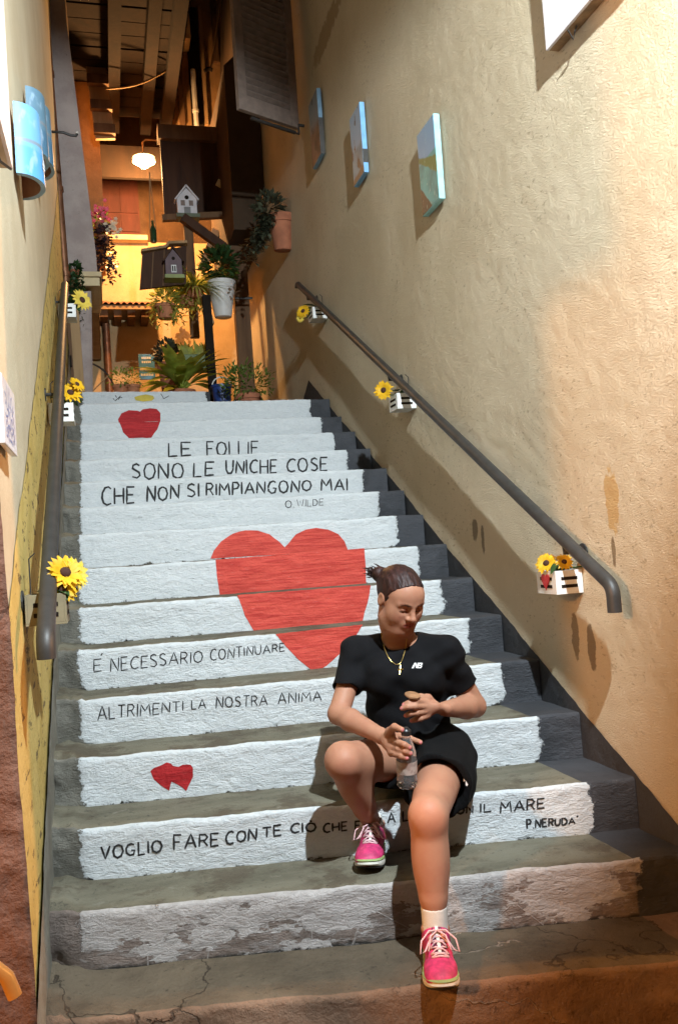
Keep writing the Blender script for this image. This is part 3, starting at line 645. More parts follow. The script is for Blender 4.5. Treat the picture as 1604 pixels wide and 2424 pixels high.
canvas((862, 237), (880, 392), (826, 296), (840, 452), 1, 'bright blue edged sea painting between two other paintings')
canvas((761, 213), (774, 350), (725, 262), (746, 402), 2, 'dull grey brown landscape painting beside the shutter, farthest of the three')
M_BOARD = plain('lilac white board', (.72, .70, .74), .6, .05, 8); M_WOOD = plain('weathered wood', (.30, .20, .11), .75, .3, 20)
a = bx(1291, 121, XWR-.05); b = bx(1384, 20, XWR-.05)
t = thing('sign_board', 'white board on battens high on the right wall near the street', 'sign board', None, a)
sl = (b[2]-a[2])/(b[1]-a[1])
mb = MB(); mb.box((.012, -1.1, 0), (0, 0, .9)); mb.build('panel', M_BOARD, t, bevel=.003)
mb = MB(); mb.box((.0125, -1.1, .0), (.05, -.004, .03)); mb.build('batten', M_WOOD, t)
mb = MB(); mb.tube([A(.03, -.16, -.002), A(.015, -.17, -.03), A(.02, -.15, -.045), A(-.004, -.16, -.02)], .003, 5); mb.build('wire', M_IRON, t)

# ------------------------------------------------------------------ things on the left wall
M_TILE = None
def m_tile(name, a, b):
    n = N(name); g = n.node('ShaderNodeTexCoord').outputs['Generated']; p = n.xyz(g)
    c = n.mix(n.step(p[2], .38, .42), a, b); c = n.mix(n.math('MULTIPLY', n.step(n.noise(3, 5, g), .55, .68), .7), c, (.30, .42, .55))
    band = n.math('MULTIPLY', n.step(n.math('ADD', p[2], n.math('MULTIPLY', p[1], -.12)), .44, .46), n.math('SUBTRACT', 1.0, n.step(n.math('ADD', p[2], n.math('MULTIPLY', p[1], -.12)), .49, .51)))
    c = n.mix(n.math('MULTIPLY', band, .8), c, (.20, .21, .23)); return n.done(c, .5, n.bump(n.noise(30, 5), .15, .004))
M_T1 = m_tile('sea blue glaze', (.09, .30, .56), (.14, .34, .55)); M_T2 = m_tile('dull sea blue glaze', (.07, .17, .27), (.11, .21, .29)); M_TERRA = plain('terracotta', (.42, .19, .10), .8, .2, 14)
def roof_tile(y0, y1, z0, z1, bulge, mat, label, boats=False):
    t = thing('roof_tile', label, 'roof tile', 'painted roof tiles on the left wall', (XWL+.012, (y0+y1)/2, z0)); n = 14; w = y1-y0
    rows = []
    for f in np.linspace(0, 1, 9):
        ww = w*(1-.10*f); bb = bulge*(1-.08*f)
        rows.append([A(bb*math.sin(math.pi*k/n), -ww/2*math.cos(math.pi*k/n), (z1-z0)*f) for k in range(n+1)])
    P = np.array(rows); P2 = P.copy(); P2[..., 0] = np.maximum(P[..., 0]-.016, -.002*0+.0) ; P2[..., 1] *= .86
    g = grid_obj('glazed_face', P, mat, t)
    grid_obj('inner_face', P2, M_TERRA, t); rim = np.stack([P[0], P2[0]], 0); grid_obj('lower_rim', rim, plain('blue rim', (.30, .42, .50), .6), t); grid_obj('upper_rim', np.stack([P[-1], P2[-1]], 0), mat, t)
    if boats:
        for (f, a_) in ((.24, .42), (.30, .60), (.12, .63)):
            k = a_*math.pi; ww = w*(1-.1*f); nn = nrm(A(math.sin(k)/bulge, -math.cos(k)/(ww/2), 0)); c = A(bulge*math.sin(k), -ww/2*math.cos(k), (z1-z0)*f)+nn*.0015; ty = np.cross((0, 0, 1), nn)
            mb = MB(); mb.add([c-ty*.016, c+ty*.001, c-ty*.001+A(0, 0, .04)], [(0, 1, 2)]); mb.add([c+ty*.004, c+ty*.016, c+ty*.003+A(0, 0, .033)], [(0, 1, 2)])
            mb.add([c-ty*.017-A(0, 0, .003), c+ty*.017-A(0, 0, .003), c+ty*.012-A(0, 0, .010), c-ty*.012-A(0, 0, .010)], [(0, 1, 2, 3)])
            mb.build('painted_boat', M_WHITE, g)
    return t
roof_tile(3.0, 3.23, 2.64, 2.89, .085, M_T1, 'sky blue roof tile painted with little white sailing boats', True)
roof_tile(3.66, 3.90, 3.03, 3.30, .075, M_T2, 'dull blue roof tile with plain lower half, second along the left wall')
roof_tile(4.02, 4.28, 3.16, 3.43, .08, M_T2, 'dark blue roof tile next to the iron hooks, farthest along the left wall')
# ceramic plaque with blue handwriting
pa = bx(42, 1078, XWL+.022); pb = bx(13, 1052, XWL+.022); pc = bx(38, 937, XWL+.022); o = A(XWL, pb[1], (pa[2]+pb[2])/2); wy = pa[1]-pb[1]; hz = pc[2]-pa[2]
t = thing('plaque', 'small white ceramic plaque with blue handwriting on the left wall', 'plaque', None, o)
mb = MB(); mb.box((.006, 0, 0), (.022, wy, hz)); fp = mb.build('tile', plain('glazed ceramic', (.68, .69, .74), .25, .05, 8), t, bevel=.003)
MB().box((-.02, .03, .03), (.006, wy-.03, hz-.03)).build('backing', M_SLOT, t)
M_BLUEINK = plain('blue glaze ink', (.10, .13, .36), .5); R = random.Random(9)
for row, (z, hh, n_) in enumerate(((.80, .06, 3), (.62, .03, 4), (.50, .03, 4), (.36, .025, 5), (.26, .025, 5), (.15, .025, 5))):
    mb = MB(); pts = []
    for k in range(n_*4): pts.append(A(.0228, wy*(.16+.66*k/(n_*4-1)), hz*z+R.uniform(-hh, hh)*.5))
    ribbon(mb, pts, .004, (1, 0, 0), False); mb.build('handwriting', M_BLUEINK, fp)
# framed panel at the upper left edge of the view
pa = bx(31, 399, XWL+.05); t = thing('wall_panel', 'lilac white framed panel at the upper left of the alley', 'sign board', None, pa); zt = bx(12, 160, XWL+.05)[2]
mb = MB(); mb.box((0, -1.0, 0), (-.010, 0, 1.15)); mb.build('panel', M_BOARD, t, bevel=.002)
mb = MB(); mb.box((-.0102, -1.0, .0), (-.05, 0, .03)); mb.box((-.0102, -.03, .0302), (-.05, 0, 1.15)); mb.build('frame', plain('frame wood', (.55, .48, .36), .7), t)
mb = MB(); mb.tube([A(-.03, -.10, .0), A(-.02, -.12, -.035), A(-.0, -.06, -.028)], .004, 5); mb.build('wire', M_IRON, t)
# iron hooks
for (u0, v0, u1, v1, lab) in ((122, 312, 183, 318, 'upper iron wall hook with a bright tip on the left'), (140, 348, 176, 343, 'lower iron wall hook with a bright tip on the left')):
    p = bx(u0, v0, XWL); e = by(u1, v1, p[1]+.02); t = thing('wall_hook', lab, 'hook', 'iron hooks on the left wall', p)
    mb = MB(); mb.tube([A(0, 0, 0), (e-p)*.45+A(0, 0, .004), (e-p)*.75-A(0, 0, .012), (e-p)*.95-A(0, 0, .012), (e-p)+A(0, 0, .004)], .010, 8); mb.build('rod', M_IRON, t, True)
    mb = MB(); mb.lathe([(.001, -.012), (.011, -.006), (.013, .0), (.011, .007), (.001, .012)], (e-p)+A(0, 0, .010), (0, 0, 1), 10); mb.build('tip', plain('bright cap', (.6, .55, .5), .3), t, True)
# curved tan pipe at the lower left corner
M_TAN = plain('tan plastic pipe', (.58, .32, .10), .35, .1)
pe = by(36, 2358, 1.60); q = by(-10, 2292, 1.60)
t = thing('pipe_end', 'cut end of a curved orange pipe at the foot of the brown base', 'pipe', None, pe)
mb = MB(); pts = [q-pe+A(-.05, -.02, .03), q-pe, (q-pe)*.55+A(.004, 0, .006), A(0, 0, 0)]; mb.tube(pts, .0125, 14, False); mb.tube(pts, .0105, 14, False); mb.build('pipe', M_TAN, t, True)
mb = MB(); mb.lathe([(.0107, 0), (.0107, .004)], nrm(q-pe)*.006, nrm(q-pe), 14); mb.build('plug', M_SLOT, t)

# ------------------------------------------------------------------ the end of the alley
def m_wood(name, a, b, rough=.75):
    n = N(name); g = n.noise(1.0, 6, n.scale(n.co, (9, 9, 1.2)), .65, .6); c = n.mix(n.step(g, .35, .68), a, b)
    return n.done(c, rough, n.bump(g, .4, .008), spec=.3)
M_STUCCO = m_cement('ochre stucco', (.60, .42, .23), (.52, .35, .18), .35, 30)
M_STUCCO2 = m_cement('orange stucco', (.36, .20, .085), (.26, .145, .06), .45, 30)
M_GREYPL = m_cement('mauve grey plaster', (.44, .36, .33), (.34, .27, .25), .35, 18)
M_CREAM = m_cement('cream stone', (.68, .55, .34), (.60, .47, .28), .3)
M_DARKW = m_wood('dark boards', (.065, .028, .014), (.040, .017, .009)); M_MIDW = m_wood('brown timber', (.16, .085, .04), (.10, .05, .024)); M_PALEW = m_wood('pale timber', (.38, .24, .12), (.28, .17, .08))
M_SHUT = plain('brown shutter paint', (.20, .15, .125), .5, .15, 20)
M_COPPER = plain('copper pipe', (.28, .13, .07), .4, .25, 16, 50, .1, .6)
M_POT = plain('terracotta pot', (.44, .17, .08), .8, .18, 14); M_POT2 = plain('old terracotta', (.34, .12, .06), .85, .2, 10); M_POTW = plain('white pot', (.68, .66, .64), .5, .08, 10); M_POTG = plain('green trough', (.12, .16, .06), .6); M_BLUE = plain('blue bucket', (.02, .05, .20), .4)
M_DARKLEAF = plain('purple dark leaf', (.055, .028, .035), .4, .4, 16); M_SUCC = plain('dark succulent leaf', (.045, .05, .03), .35, .5, 16); M_PINK = plain('pink petal', (.72, .10, .16), .6, .3, 30); M_PALEPET = plain('pale petal', (.70, .55, .38), .6, .2, 30)
def rect(u0, v0, u1, v1, y):
    a, b, c, d = by(u0, v0, y), by(u1, v0, y), by(u0, v1, y), by(u1, v1, y)
    return (a[0]+c[0])/2, (b[0]+d[0])/2, (c[2]+d[2])/2, (a[2]+b[2])/2      # x0 x1 z0 z1
def slab(mb, u0, v0, u1, v1, y, dep):
    x0, x1, z0, z1 = rect(u0, v0, u1, v1, y); return mb.box((x0, y, z0), (x1, y+dep, z1))
# back house: facade with a brown shuttered window, little tiled roof, downpipe
YB = 11.2
bh = thing('back_house', 'ochre house closing the end of the alley with a brown shuttered window', 'house', None, (.8, YB, 2.4))
bh_o = A(.8, YB, 2.4)
def rel(o): return lambda p: np.asarray(p)-o
mb = MB(); xs = np.arange(-2.6, 3.6, .06); zs = np.arange(-.2, 5.2, .06); X, Z = np.meshgrid(xs, zs, indexing='ij')
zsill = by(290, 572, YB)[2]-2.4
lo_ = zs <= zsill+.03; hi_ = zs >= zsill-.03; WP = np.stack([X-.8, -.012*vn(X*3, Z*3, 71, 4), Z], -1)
grid_obj('wall', WP[:, lo_], M_STUCCO, bh); grid_obj('upper_wall', WP[:, hi_]+A(0, -.006, 0), m_cement('shaded brown stucco', (.10, .055, .028), (.065, .035, .018), .5, 24), bh)  # upper wall coloured dark brown to hold the shade above the sill
x0, x1, z0, z1 = rect(240, 418, 329, 563, YB)
mb = MB(); mb.box((x0-.8, -.05, z0-2.4), (x1-.8, .02, z1-2.4)); fr = mb.build('window', m_wood('oxblood shutter', (.10, .028, .02), (.06, .018, .012)), bh)
for a, b in ((.04, .49), (.51, .96)):
    mb = MB(); w = x1-x0; mb.box((x0+w*a-.8, -.066, z0+.06-2.4), (x0+w*b-.8, -.0505, z0+(z1-z0)*.35-2.4)); mb.box((x0+w*a-.8, -.066, z0+(z1-z0)*.38-2.4), (x0+w*b-.8, -.0505, z1-.06-2.4)); mb.build('shutter_panel', m_wood('oxblood panel', (.085, .024, .018), (.05, .016, .011)), fr)
mb = MB(); mb.box((x0-.10-.8, -.14, z0-.07-2.4), (x1+.08-.8, .01, z0-.004-2.4)); mb.build('sill', M_CREAM, bh, bevel=.006)
# little tiled roof under the window
x0, x1, z0, z1 = rect(214, 706, 372, 722, YB-.5)
rt = MB(); n_ = 11; wv = (x1-x0)/n_
rf = MB()
rf.box((x0-.8, -.5, z0-.05-2.4), (x1-.8, .0, z0-2.4)); rfo = rf.build('pent_roof', M_PALEW, bh)
for k in range(n_):
    c = A(x0+wv*(k+.5)-.8, -.53, z0+.004-2.4); mb = MB(); n8 = 8; rows = []
    for yy_, zz_ in ((0, 0), (.55, .16)):
        rows.append([c+A(wv*.5*math.cos(math.pi*j/n8), yy_, zz_+wv*.45*math.sin(math.pi*j/n8)) for j in range(n8+1)])
    for yy_, zz_ in ((.0, 0), (.55, .16)):
        rows.append([c+A(wv*.38*math.cos(math.pi*j/n8), yy_, zz_+wv*.32*math.sin(math.pi*j/n8)) for j in range(n8+1)])
    v = [p for r in rows for p in r]; f = []
    for j in range(n8): f += [(j, j+1, n8+1+j+1, n8+1+j), (j, 2*(n8+1)+j, 2*(n8+1)+j+1, j+1)]
    mb.add(v, f); mb.build('tile', M_TERRA, rfo)
for k in range(4):
    xk = x0+.15+k*(x1-x0-.3)/3-.8; mb = MB(); mb.bar((xk, -.45, z0-.09-2.4), (xk, .02, z0-.09-2.4), .09, .08); mb.build('rafter', M_MIDW, rfo)
p0 = by(247, 728, YB-.12); p1 = by(263, 940, YB-.12); mb = MB(); xm = (p0[0]+p1[0])/2
mb.tube([A(xm, YB-.12, p0[2])-bh_o, A(xm, YB-.12, 2.3)-bh_o], .045, 10); mb.lathe([(.06, -.02), (.075, 0), (.075, .05), (.05, .07)], A(xm, YB-.12, p0[2])-bh_o, (0, 0, 1), 12); mb.build('downpipe', M_COPPER, bh, True, auto=40)
M_EAVE = m_wood('shade dark boards', (.015, .007, .003), (.008, .004, .002), .95)  # near-black colour paints in shade on boards the lamp would light
# wide flat eaves overhead: dark boards across, rafters along the alley
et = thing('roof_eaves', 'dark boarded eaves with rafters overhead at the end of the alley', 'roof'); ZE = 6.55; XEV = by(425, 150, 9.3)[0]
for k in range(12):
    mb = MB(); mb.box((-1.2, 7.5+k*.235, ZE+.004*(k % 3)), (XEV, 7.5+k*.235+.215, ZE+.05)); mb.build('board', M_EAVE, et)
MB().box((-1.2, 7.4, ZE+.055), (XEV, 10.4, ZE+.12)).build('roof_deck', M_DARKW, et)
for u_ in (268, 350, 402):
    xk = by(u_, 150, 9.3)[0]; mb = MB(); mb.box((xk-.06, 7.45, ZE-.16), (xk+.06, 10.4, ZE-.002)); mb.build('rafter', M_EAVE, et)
# left far house: mauve plaster storey that juts out above a cream corbel
YG = 7.72
gh = thing('left_house', 'mauve grey plastered house corner on a cream corbel beyond the left wall', 'house')
zb = by(200, 640, YG)[2]; ys_ = np.arange(YG, 11.2, .08); zs = np.arange(zb, 8.2, .06)
xl_e = lambda z: .02-.085*np.clip((z-4.0)/1.3, 0, 1.6)
X, Z = np.meshgrid(np.linspace(-1.6, 1, 34), zs, indexing='ij'); FX = xl_e(Z); XX = -1.6+(FX+1.6)*((X+1.6)/2.6)
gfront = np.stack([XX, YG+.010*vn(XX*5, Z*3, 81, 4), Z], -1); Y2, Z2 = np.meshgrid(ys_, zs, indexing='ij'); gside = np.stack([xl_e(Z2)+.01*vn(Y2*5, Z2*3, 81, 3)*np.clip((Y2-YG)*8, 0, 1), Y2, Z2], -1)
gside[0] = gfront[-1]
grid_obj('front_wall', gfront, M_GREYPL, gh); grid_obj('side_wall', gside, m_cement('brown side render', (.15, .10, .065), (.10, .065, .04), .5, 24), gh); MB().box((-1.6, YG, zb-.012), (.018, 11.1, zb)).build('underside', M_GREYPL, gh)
x0, x1, z0, z1 = rect(180, 645, 238, 677, YG-.05)
mb = MB(); mb.box((-1.2, YG-.06, z0), (x1-.005, YG+.8, z1-.045)); mb.box((-1.2, YG-.085, z1-.0445), (x1+.012, YG+.82, z1)); mb.build('corbel', M_CREAM, gh, bevel=.008)
x0, x1, _, _ = rect(190, 690, 222, 900, YG)
X, Z = np.meshgrid(np.linspace(-1.2, x1, 24), np.arange(2.3, z0, .06), indexing='ij'); cf = np.stack([X-.05*np.clip((3.6-Z)/1.2, 0, 1)*(X > x1-.2), YG+.01+.012*vn(X*5, Z*4, 83, 4), Z], -1)
grid_obj('pier', np.concatenate([cf, cf[-1:]+A(-.02, 1.2, 0)], 0), M_GREYPL, gh)
# copper downpipes at the end of the left wall and the tan door jamb behind them
t = thing('downpipe', 'pair of brown copper downpipes at the end of the left wall', 'pipe')
for k, (u0, v0, u1, v1) in enumerate(((96, 0, 142, 668), (108, 60, 156, 668))):
    a, b = by(u0, v0, 7.15+.10*k), by(u1, v1, 7.15+.10*k); b[0] = b[0]; mb = MB(); mb.tube([b, b+(a-b)*1.15], .034, 10)
    for f in (.02, .35, .8): q = b+(a-b)*f; mb.tube([q, q+nrm(a-b)*.04], .043, 10)
    mb.build('pipe', M_COPPER, t, True, auto=40)
t = thing('door_frame', 'tan wooden door frame with dark hinges at the top of the left rail', 'door frame')
mb = MB(); a, b = by(172, 745, 7.45), by(188, 935, 7.45); mb.bar(b-A(0, 0, .2), a+A(0, 0, .1), .10, .10, (0, 1, 0)); mb.build('jamb', M_PALEW, t)
mb = MB(); a, b = by(161, 745, 7.3), by(176, 935, 7.3); mb.bar(b-A(0, 0, .2), a+A(0, 0, .1), .025, .05, (0, 1, 0)); mb.build('trim', M_MIDW, t)
for v in (855, 915):
    p = by(166+(v-855)*.09, v, 7.2); mb = MB(); mb.box(p-A(.014, .01, .045), p+A(.014, .02, .045)); mb.build('hinge', M_SLOT, t)
# ochre house edge and eave brackets upper left
t = thing('side_eaves', 'narrow wooden eave with bracket blocks over an ochre wall, upper left', 'roof')
a0, a1 = by(268, 338, 9.6), by(205, 0, 9.6)
mb = MB(); mb.box((-1.5, 9.6, 4.9), (a0[0]-.14, 11.1, 8.0)); mb.build('ochre_wall', M_STUCCO2, t)
b0, b1 = by(250, 330, 9.3), by(205, 0, 9.3); mb = MB(); mb.bar(b0, b1+(b1-b0)*.2, .20, .05, (0, 1, 0)); mb.build('soffit_board', M_PALEW, t)
for f in (.05, .22, .40, .62, .9):
    q = b0+(b1-b0)*f; mb = MB(); mb.box(q-A(.11, .10, .05), q+A(.11, -.03, .05)); mb.build('bracket', M_MIDW, t)
# dark timber lean-to (boarded awning) with struts and posts
YA = 9.0
t = thing('boarded_awning', 'dark brown boarded awning across the right half of the alley', 'awning')
x0, x1, z0, z1 = rect(384, 332, 548, 512, YA); nb = 7
for k in range(nb):
    a = x0+(x1-x0)*k/nb; b = x0+(x1-x0)*(k+1)/nb+.006; mb = MB(); mb.box((a, YA+.006*(k % 2), z0+.012*(k % 3)), (b, YA+.03+.006*(k % 2), z1-.001*k)); mb.build('board', M_DARKW, t)
_, _, q0_, q1_ = rect(384, 298, 550, 331, YA-.06); mb = MB(); mb.box((x0-.02, YA-.06, q0_), (x1+.03, YA+.10, q1_)); mb.build('fascia', M_MIDW, t)
x2, x3, z2, z3 = rect(203, 345, 386, 420, 10.2); mb = MB(); mb.box((x2, 10.2, z2), (x3+.1, 10.26, z3)); mb.build('side_boards', M_EAVE, t)
mb = MB(); mb.bar(by(384, 517, YA-.05), by(535, 509, YA-.05), .07, .06); mb.build('lower_rail', M_MIDW, t)
def timber(name, label, pts, w, d, y, mat, cat='post'):
    t = thing(name, label, cat); mb = MB(); mb.bar(by(*pts[0], y), by(*pts[1], y), w, d, (0, 1, 0)); mb.build('beam', mat, t, bevel=.004); return t
timber('timber_strut', 'diagonal dark timber strut under the boarded awning', ((432, 515), (538, 592)), .085, .085, 8.8, M_DARKW, 'strut')
timber('timber_post', 'thick dark brown timber post by the right wall at the top of the stairs', ((548, 380), (588, 965)), .15, .12, 8.7, M_MIDW)
timber('timber_post', 'brown timber post beside the hanging board with the birdhouse', ((444, 520), (462, 800)), .09, .08, 8.9, M_MIDW)
timber('timber_brace', 'pale slanted board leaning behind the hanging pots', ((512, 545), (478, 640)), .09, .05, 9.3, M_PALEW, 'brace')
timber('timber_post', 'black slim post in front of the leafy plants', ((488, 700), (506, 950)), .075, .06, 7.9, M_SLOT)
timber('white_pipe', 'pale vertical pipe next to the thick timber post', ((558, 745), (579, 880)), .05, .05, 8.9, M_POTW, 'pipe')
timber('slanted_plank', 'pale plank end leaning above the black post', ((481, 702), (500, 770)), .05, .12, 8.0, M_PALEW, 'plank')
timber('iron_bracket', 'thin dark iron bar holding the white pot to the right wall', ((556, 706), (598, 706)), .02, .02, 8.4, M_IRON, 'bracket')
# right houses
t = thing('right_house', 'orange stucco house front above the boarded awning on the right', 'house')
mb = MB(); slab(mb, 405, -60, 568, 300, 10.5, .5); mb.build('wall', M_STUCCO2, t)
for (u0, u1, v0, v1, m_, dep) in ((446, 474, 20, 298, M_SLOT, -.02), (420, 432, 95, 300, M_MIDW, -.05), (500, 512, -40, 150, M_MIDW, -.05), (552, 566, -40, 160, M_MIDW, -.04), (476, 484, 20, 298, M_PALEW, -.05)):
    mb = MB(); slab(mb, u0, v0, u1, v1, 10.5, dep); mb.build('front_strip', m_, t)  # the blackest strip is flat colour for a shaded window recess
mb = MB(); slab(mb, 388, -80, 446, 88, 10.2, .295); mb.build('balcony_end', M_CREAM, t)
mb = MB(); a, b = by(456, 165, 10.4), by(466, 300, 10.4); mb.tube([a, b], .03, 8); mb.tube([a+(b-a)*.7, a+(b-a)*.75], .04, 8); mb.build('downpipe', M_POTW, t)
mb = MB(); mb.tube([by(524, -10, 9.6), by(502, 150, 9.6), by(497, 165, 9.6)], .014, 6); mb.build('cable', M_PALEW, t)
mb = MB(); mb.tube([by(484, 168, 9.6), by(494, 162, 9.6), by(503, 166, 9.6)], .022, 6); mb.build('cable_clip', M_SLOT, t)
YJ = 8.2
t = thing('timber_bay', 'unlit brown bay beside the louvred shutter', 'bay')
x0, x1, z0, z1 = rect(541, 160, 640, 520, YJ); mb = MB(); mb.box((x0, YJ, z0-.1), (XWR-.01, YJ+1.6, z1)); mb.prism([(x0, YJ, z1+.0005), (x0+.16, YJ, z1+.16), (x0+.3, YJ, 8), (XWR-.01, YJ, 8), (XWR-.01, YJ, z1+.0005)], (0, 1.6, 0)); mb.build('wall', m_cement('brown shaded render', (.055, .033, .019), (.042, .025, .014), .3), t)  # wall coloured dark to paint in the shade on the bay
# open louvred shutter on the right wall
hb = bx(705, 306, XWR-.06); hd = nrm(A(-.90, -.44, 0)); wS = .56; zB = hb[2]; zT = zB+2.0
fb = by(612, 284, hb[1]-.25)
t = thing('louvred_shutter', 'dark brown louvred wooden shutter standing open on the right wall', 'shutter', None, hb)
ax = (hd, nrm(np.cross((0, 0, 1), hd)), A(0, 0, 1)); st = .075
mb = MB(); mb.box((0, -.02, 0), (st, .02, 2.0), ax, A(0, 0, 0)); mb.box((wS-st, -.02, 0), (wS, .02, 2.0), ax, A(0, 0, 0)); mb.box((st, -.0195, 0), (wS-st, .0195, .12), ax, A(0, 0, 0)); mb.box((st, -.0195, 1.9), (wS-st, .0195, 2.0), ax, A(0, 0, 0)); mb.box((st, -.0195, 1.0), (wS-st, .0195, 1.08), ax, A(0, 0, 0)); mb.build('frame', M_SHUT, t, bevel=.003)
for k in range(38):
    z = .135+k*.050
    if 0.975 < z < 1.08 or z > 1.88: continue
    a = hd*st+A(0, 0, z); b = hd*(wS-st)+A(0, 0, z); nn = ax[1]
    mb = MB(); mb.prism([a-nn*.017+A(0, 0, .0), a-nn*.017+A(0, 0, .007), a+nn*.017+A(0, 0, .033), a+nn*.017+A(0, 0, .026)], b-a); mb.build('slat', M_SHUT, t)
mb = MB(); mb.box((st-.001, -.030, .05), (wS-st+.001, -.0205, 1.95), ax, A(0, 0, 0)); mb.build('added_dark_backing', M_SLOT, t)  # added dark sheet: blackens the slat gaps and stops light leaking
mb = MB(); mb.tube([hd*.02+A(0, 0, .03), A(.05, 0, .03)], .012, 8); mb.tube([A(.0, -.02, .03), A(.0, -.02, -.05), A(-.03, -.04, -.05)], .008, 6); mb.build('hinge', M_IRON, t)
mb = MB(); mb.bar(hd*.03+A(0, 0, -.035), hd*wS*.8+A(0, 0, -.035), .02, .02); mb.build('stay_bar', M_IRON, t)
# ------------------------------------------------------------------ street lamp at the back
lp = by(341, 384, 9.75); lo = thing('wall_lamp', 'lit orange lamp hanging from a thin bracket at the end of the alley', 'lamp', None, lp)
mb = MB(); mb.lathe([(.02, .11), (.04, .10), (.04, .09), (.09, .066), (.125, .050), (.128, .044), (.12, .043), (.05, .075), (.03, .085), (.02, .09)], (0, 0, 0), (0, 0, 1), 24); mb.build('lamp_shade', plain('enamel shade', (.10, .08, .06), .4), lo, True, auto=40)
bm_ = N('lit bulb'); bm_.b.inputs['Emission Color'].default_value = (1, .60, .22, 1); bm_.b.inputs['Emission Strength'].default_value = 60; bm_.done((1, .8, .5), .4)
mb = MB(); mb.lathe([(.001, -.075), (.035, -.06), (.075, -.025), (.125, .005), (.115, .026), (.06, .05), (.001, .055)], (0, 0, 0), (0, 0, 1), 20); mb.build('bulb', bm_.m, lo, True)
br = by(385, 333, 9.75)-lp; mb = MB(); mb.tube([(0, 0, .10), (0, 0, br[2]-.03), (.03, 0, br[2]), br, br+A(.02, -.3, 0)], .010, 8); mb.build('bracket', M_PALEW, lo, True)
l_ = lamp('lamp_light', 'POINT', lp+A(0, -.0, -.13), 400, (1.0, .52, .19), .07); l_.parent = lo; l_.location = (0, 0, -.13)
# ------------------------------------------------------------------ birdhouses and hanging board
def birdhouse(u0, v0, u1, v1, y, wall, base, label, roofh=.38, dark=False):
    x0, x1, z0, z1 = rect(u0, v0, u1, v1, y); w = x1-x0; h = z1-z0; o = A((x0+x1)/2, y, z0); t = thing('birdhouse', label, 'birdhouse', 'little wooden birdhouses', o)
    hw = w*.42; he = h*(1-roofh)
    mb = MB(); mb.prism([A(-hw, 0, h*.12), A(hw, 0, h*.12), A(hw, 0, he), A(0, 0, h*.94), A(-hw, 0, he)], (0, .09, 0)); mb.build('house_front', wall, t)
    for s in (-1, 1):
        mb = MB(); mb.bar(A(s*(hw+.02), .04, he-.02), A(0, .04, h), .13, .014, (0, 0, 1)); mb.build('roof', wall if not dark else M_DARKW, t)
    mb = MB(); mb.box((-w*.5, -.06, 0), (w*.5, .10, h*.11)); mb.build('base', base, t)
    mb = MB(); mb.lathe([(w*.09, -.004), (w*.09, .002)], (0, 0, he+.01), (0, 1, 0), 14); mb.build('entrance', M_SLOT, t)
    for s in (-1, 1):
        mb = MB(); mb.box((s*hw*.42-w*.09, -.003, h*.40), (s*hw*.42+w*.09, .002, h*.56))
        if not dark: mb.build('window', M_SHUT, t)
    if dark:
        f = MB(); f.box((-w*.13, -.006, h*.22), (w*.13, .002, h*.45)); f.build('window', M_WHITE, t); f = MB(); f.box((-w*.09, -.0075, h*.25), (-.004, -.0062, h*.42)); f.box((.004, -.0075, h*.25), (w*.09, -.0062, h*.42)); f.build('pane', M_SLOT, t)
    else:
        mb = MB(); mb.box((-w*.14, -.0035, h*.125), (w*.14, .002, h*.36)); mb.build('door', plain('grey door paint', (.22, .22, .22), .6), t)
    return t
birdhouse(415, 440, 470, 518, 8.9, plain('white birdhouse paint', (.62, .60, .62), .6, .1, 12), plain('grey green paint', (.12, .14, .09), .7), 'white birdhouse with grey door on the dark boarded awning')
M_MAUVE = plain('mauve birdhouse paint', (.12, .075, .085), .6); 
t = thing('hanging_board', 'dark brown hanging board with a sloping lit top edge', 'board')
a, b, c, d = by(337, 600, 8.2), by(441, 582, 8.2), by(441, 672, 8.2), by(331, 684, 8.2); mb = MB(); mb.prism([a, b, c, d], (0, .04, 0)); mb.build('panel', M_DARKW, t)
e = by(392, 587, 8.19); e2 = by(399, 578, 8.19); mb = MB(); mb.bar(by(335, 596, 8.18), e, .10, .025); mb.bar(e, e2, .10, .024); mb.bar(e2, by(443, 576, 8.18), .10, .025); mb.build('ledge', M_PALEW, t)
for f in (.25, .5, .75): mb = MB(); mb.bar(d+(c-d)*f+A(0, -.004, 0), a+(b-a)*f+A(0, -.004, 0), .012, .008, (0, 1, 0)); mb.build('groove_strip', M_MIDW, t)
birdhouse(388, 585, 434, 662, 8.10, M_MAUVE, plain('lime paint', (.24, .28, .10), .6), 'mauve birdhouse with a white window on the hanging board', .38, True)
# bottle hanging on cords
p = by(363, 555, 8.55); t = thing('hanging_bottle', 'dark green bottle hanging on cords below the lamp', 'bottle', None, p)
mb = MB(); mb.lathe([(.03, 0), (.032, .01), (.032, .12), (.012, .17), (.012, .21), (.014, .215)], (0, 0, -.08), (0, 0, 1), 14); mb.build('bottle', plain('green glass', (.02, .05, .02), .2), t, True, auto=45)
for s in (-1, 1): mb = MB(); mb.tube([A(s*.03, 0, .02), A(s*.012, 0, .35), A(0, 0, .62)], .004, 5); mb.build('cord', M_PALEW, t)
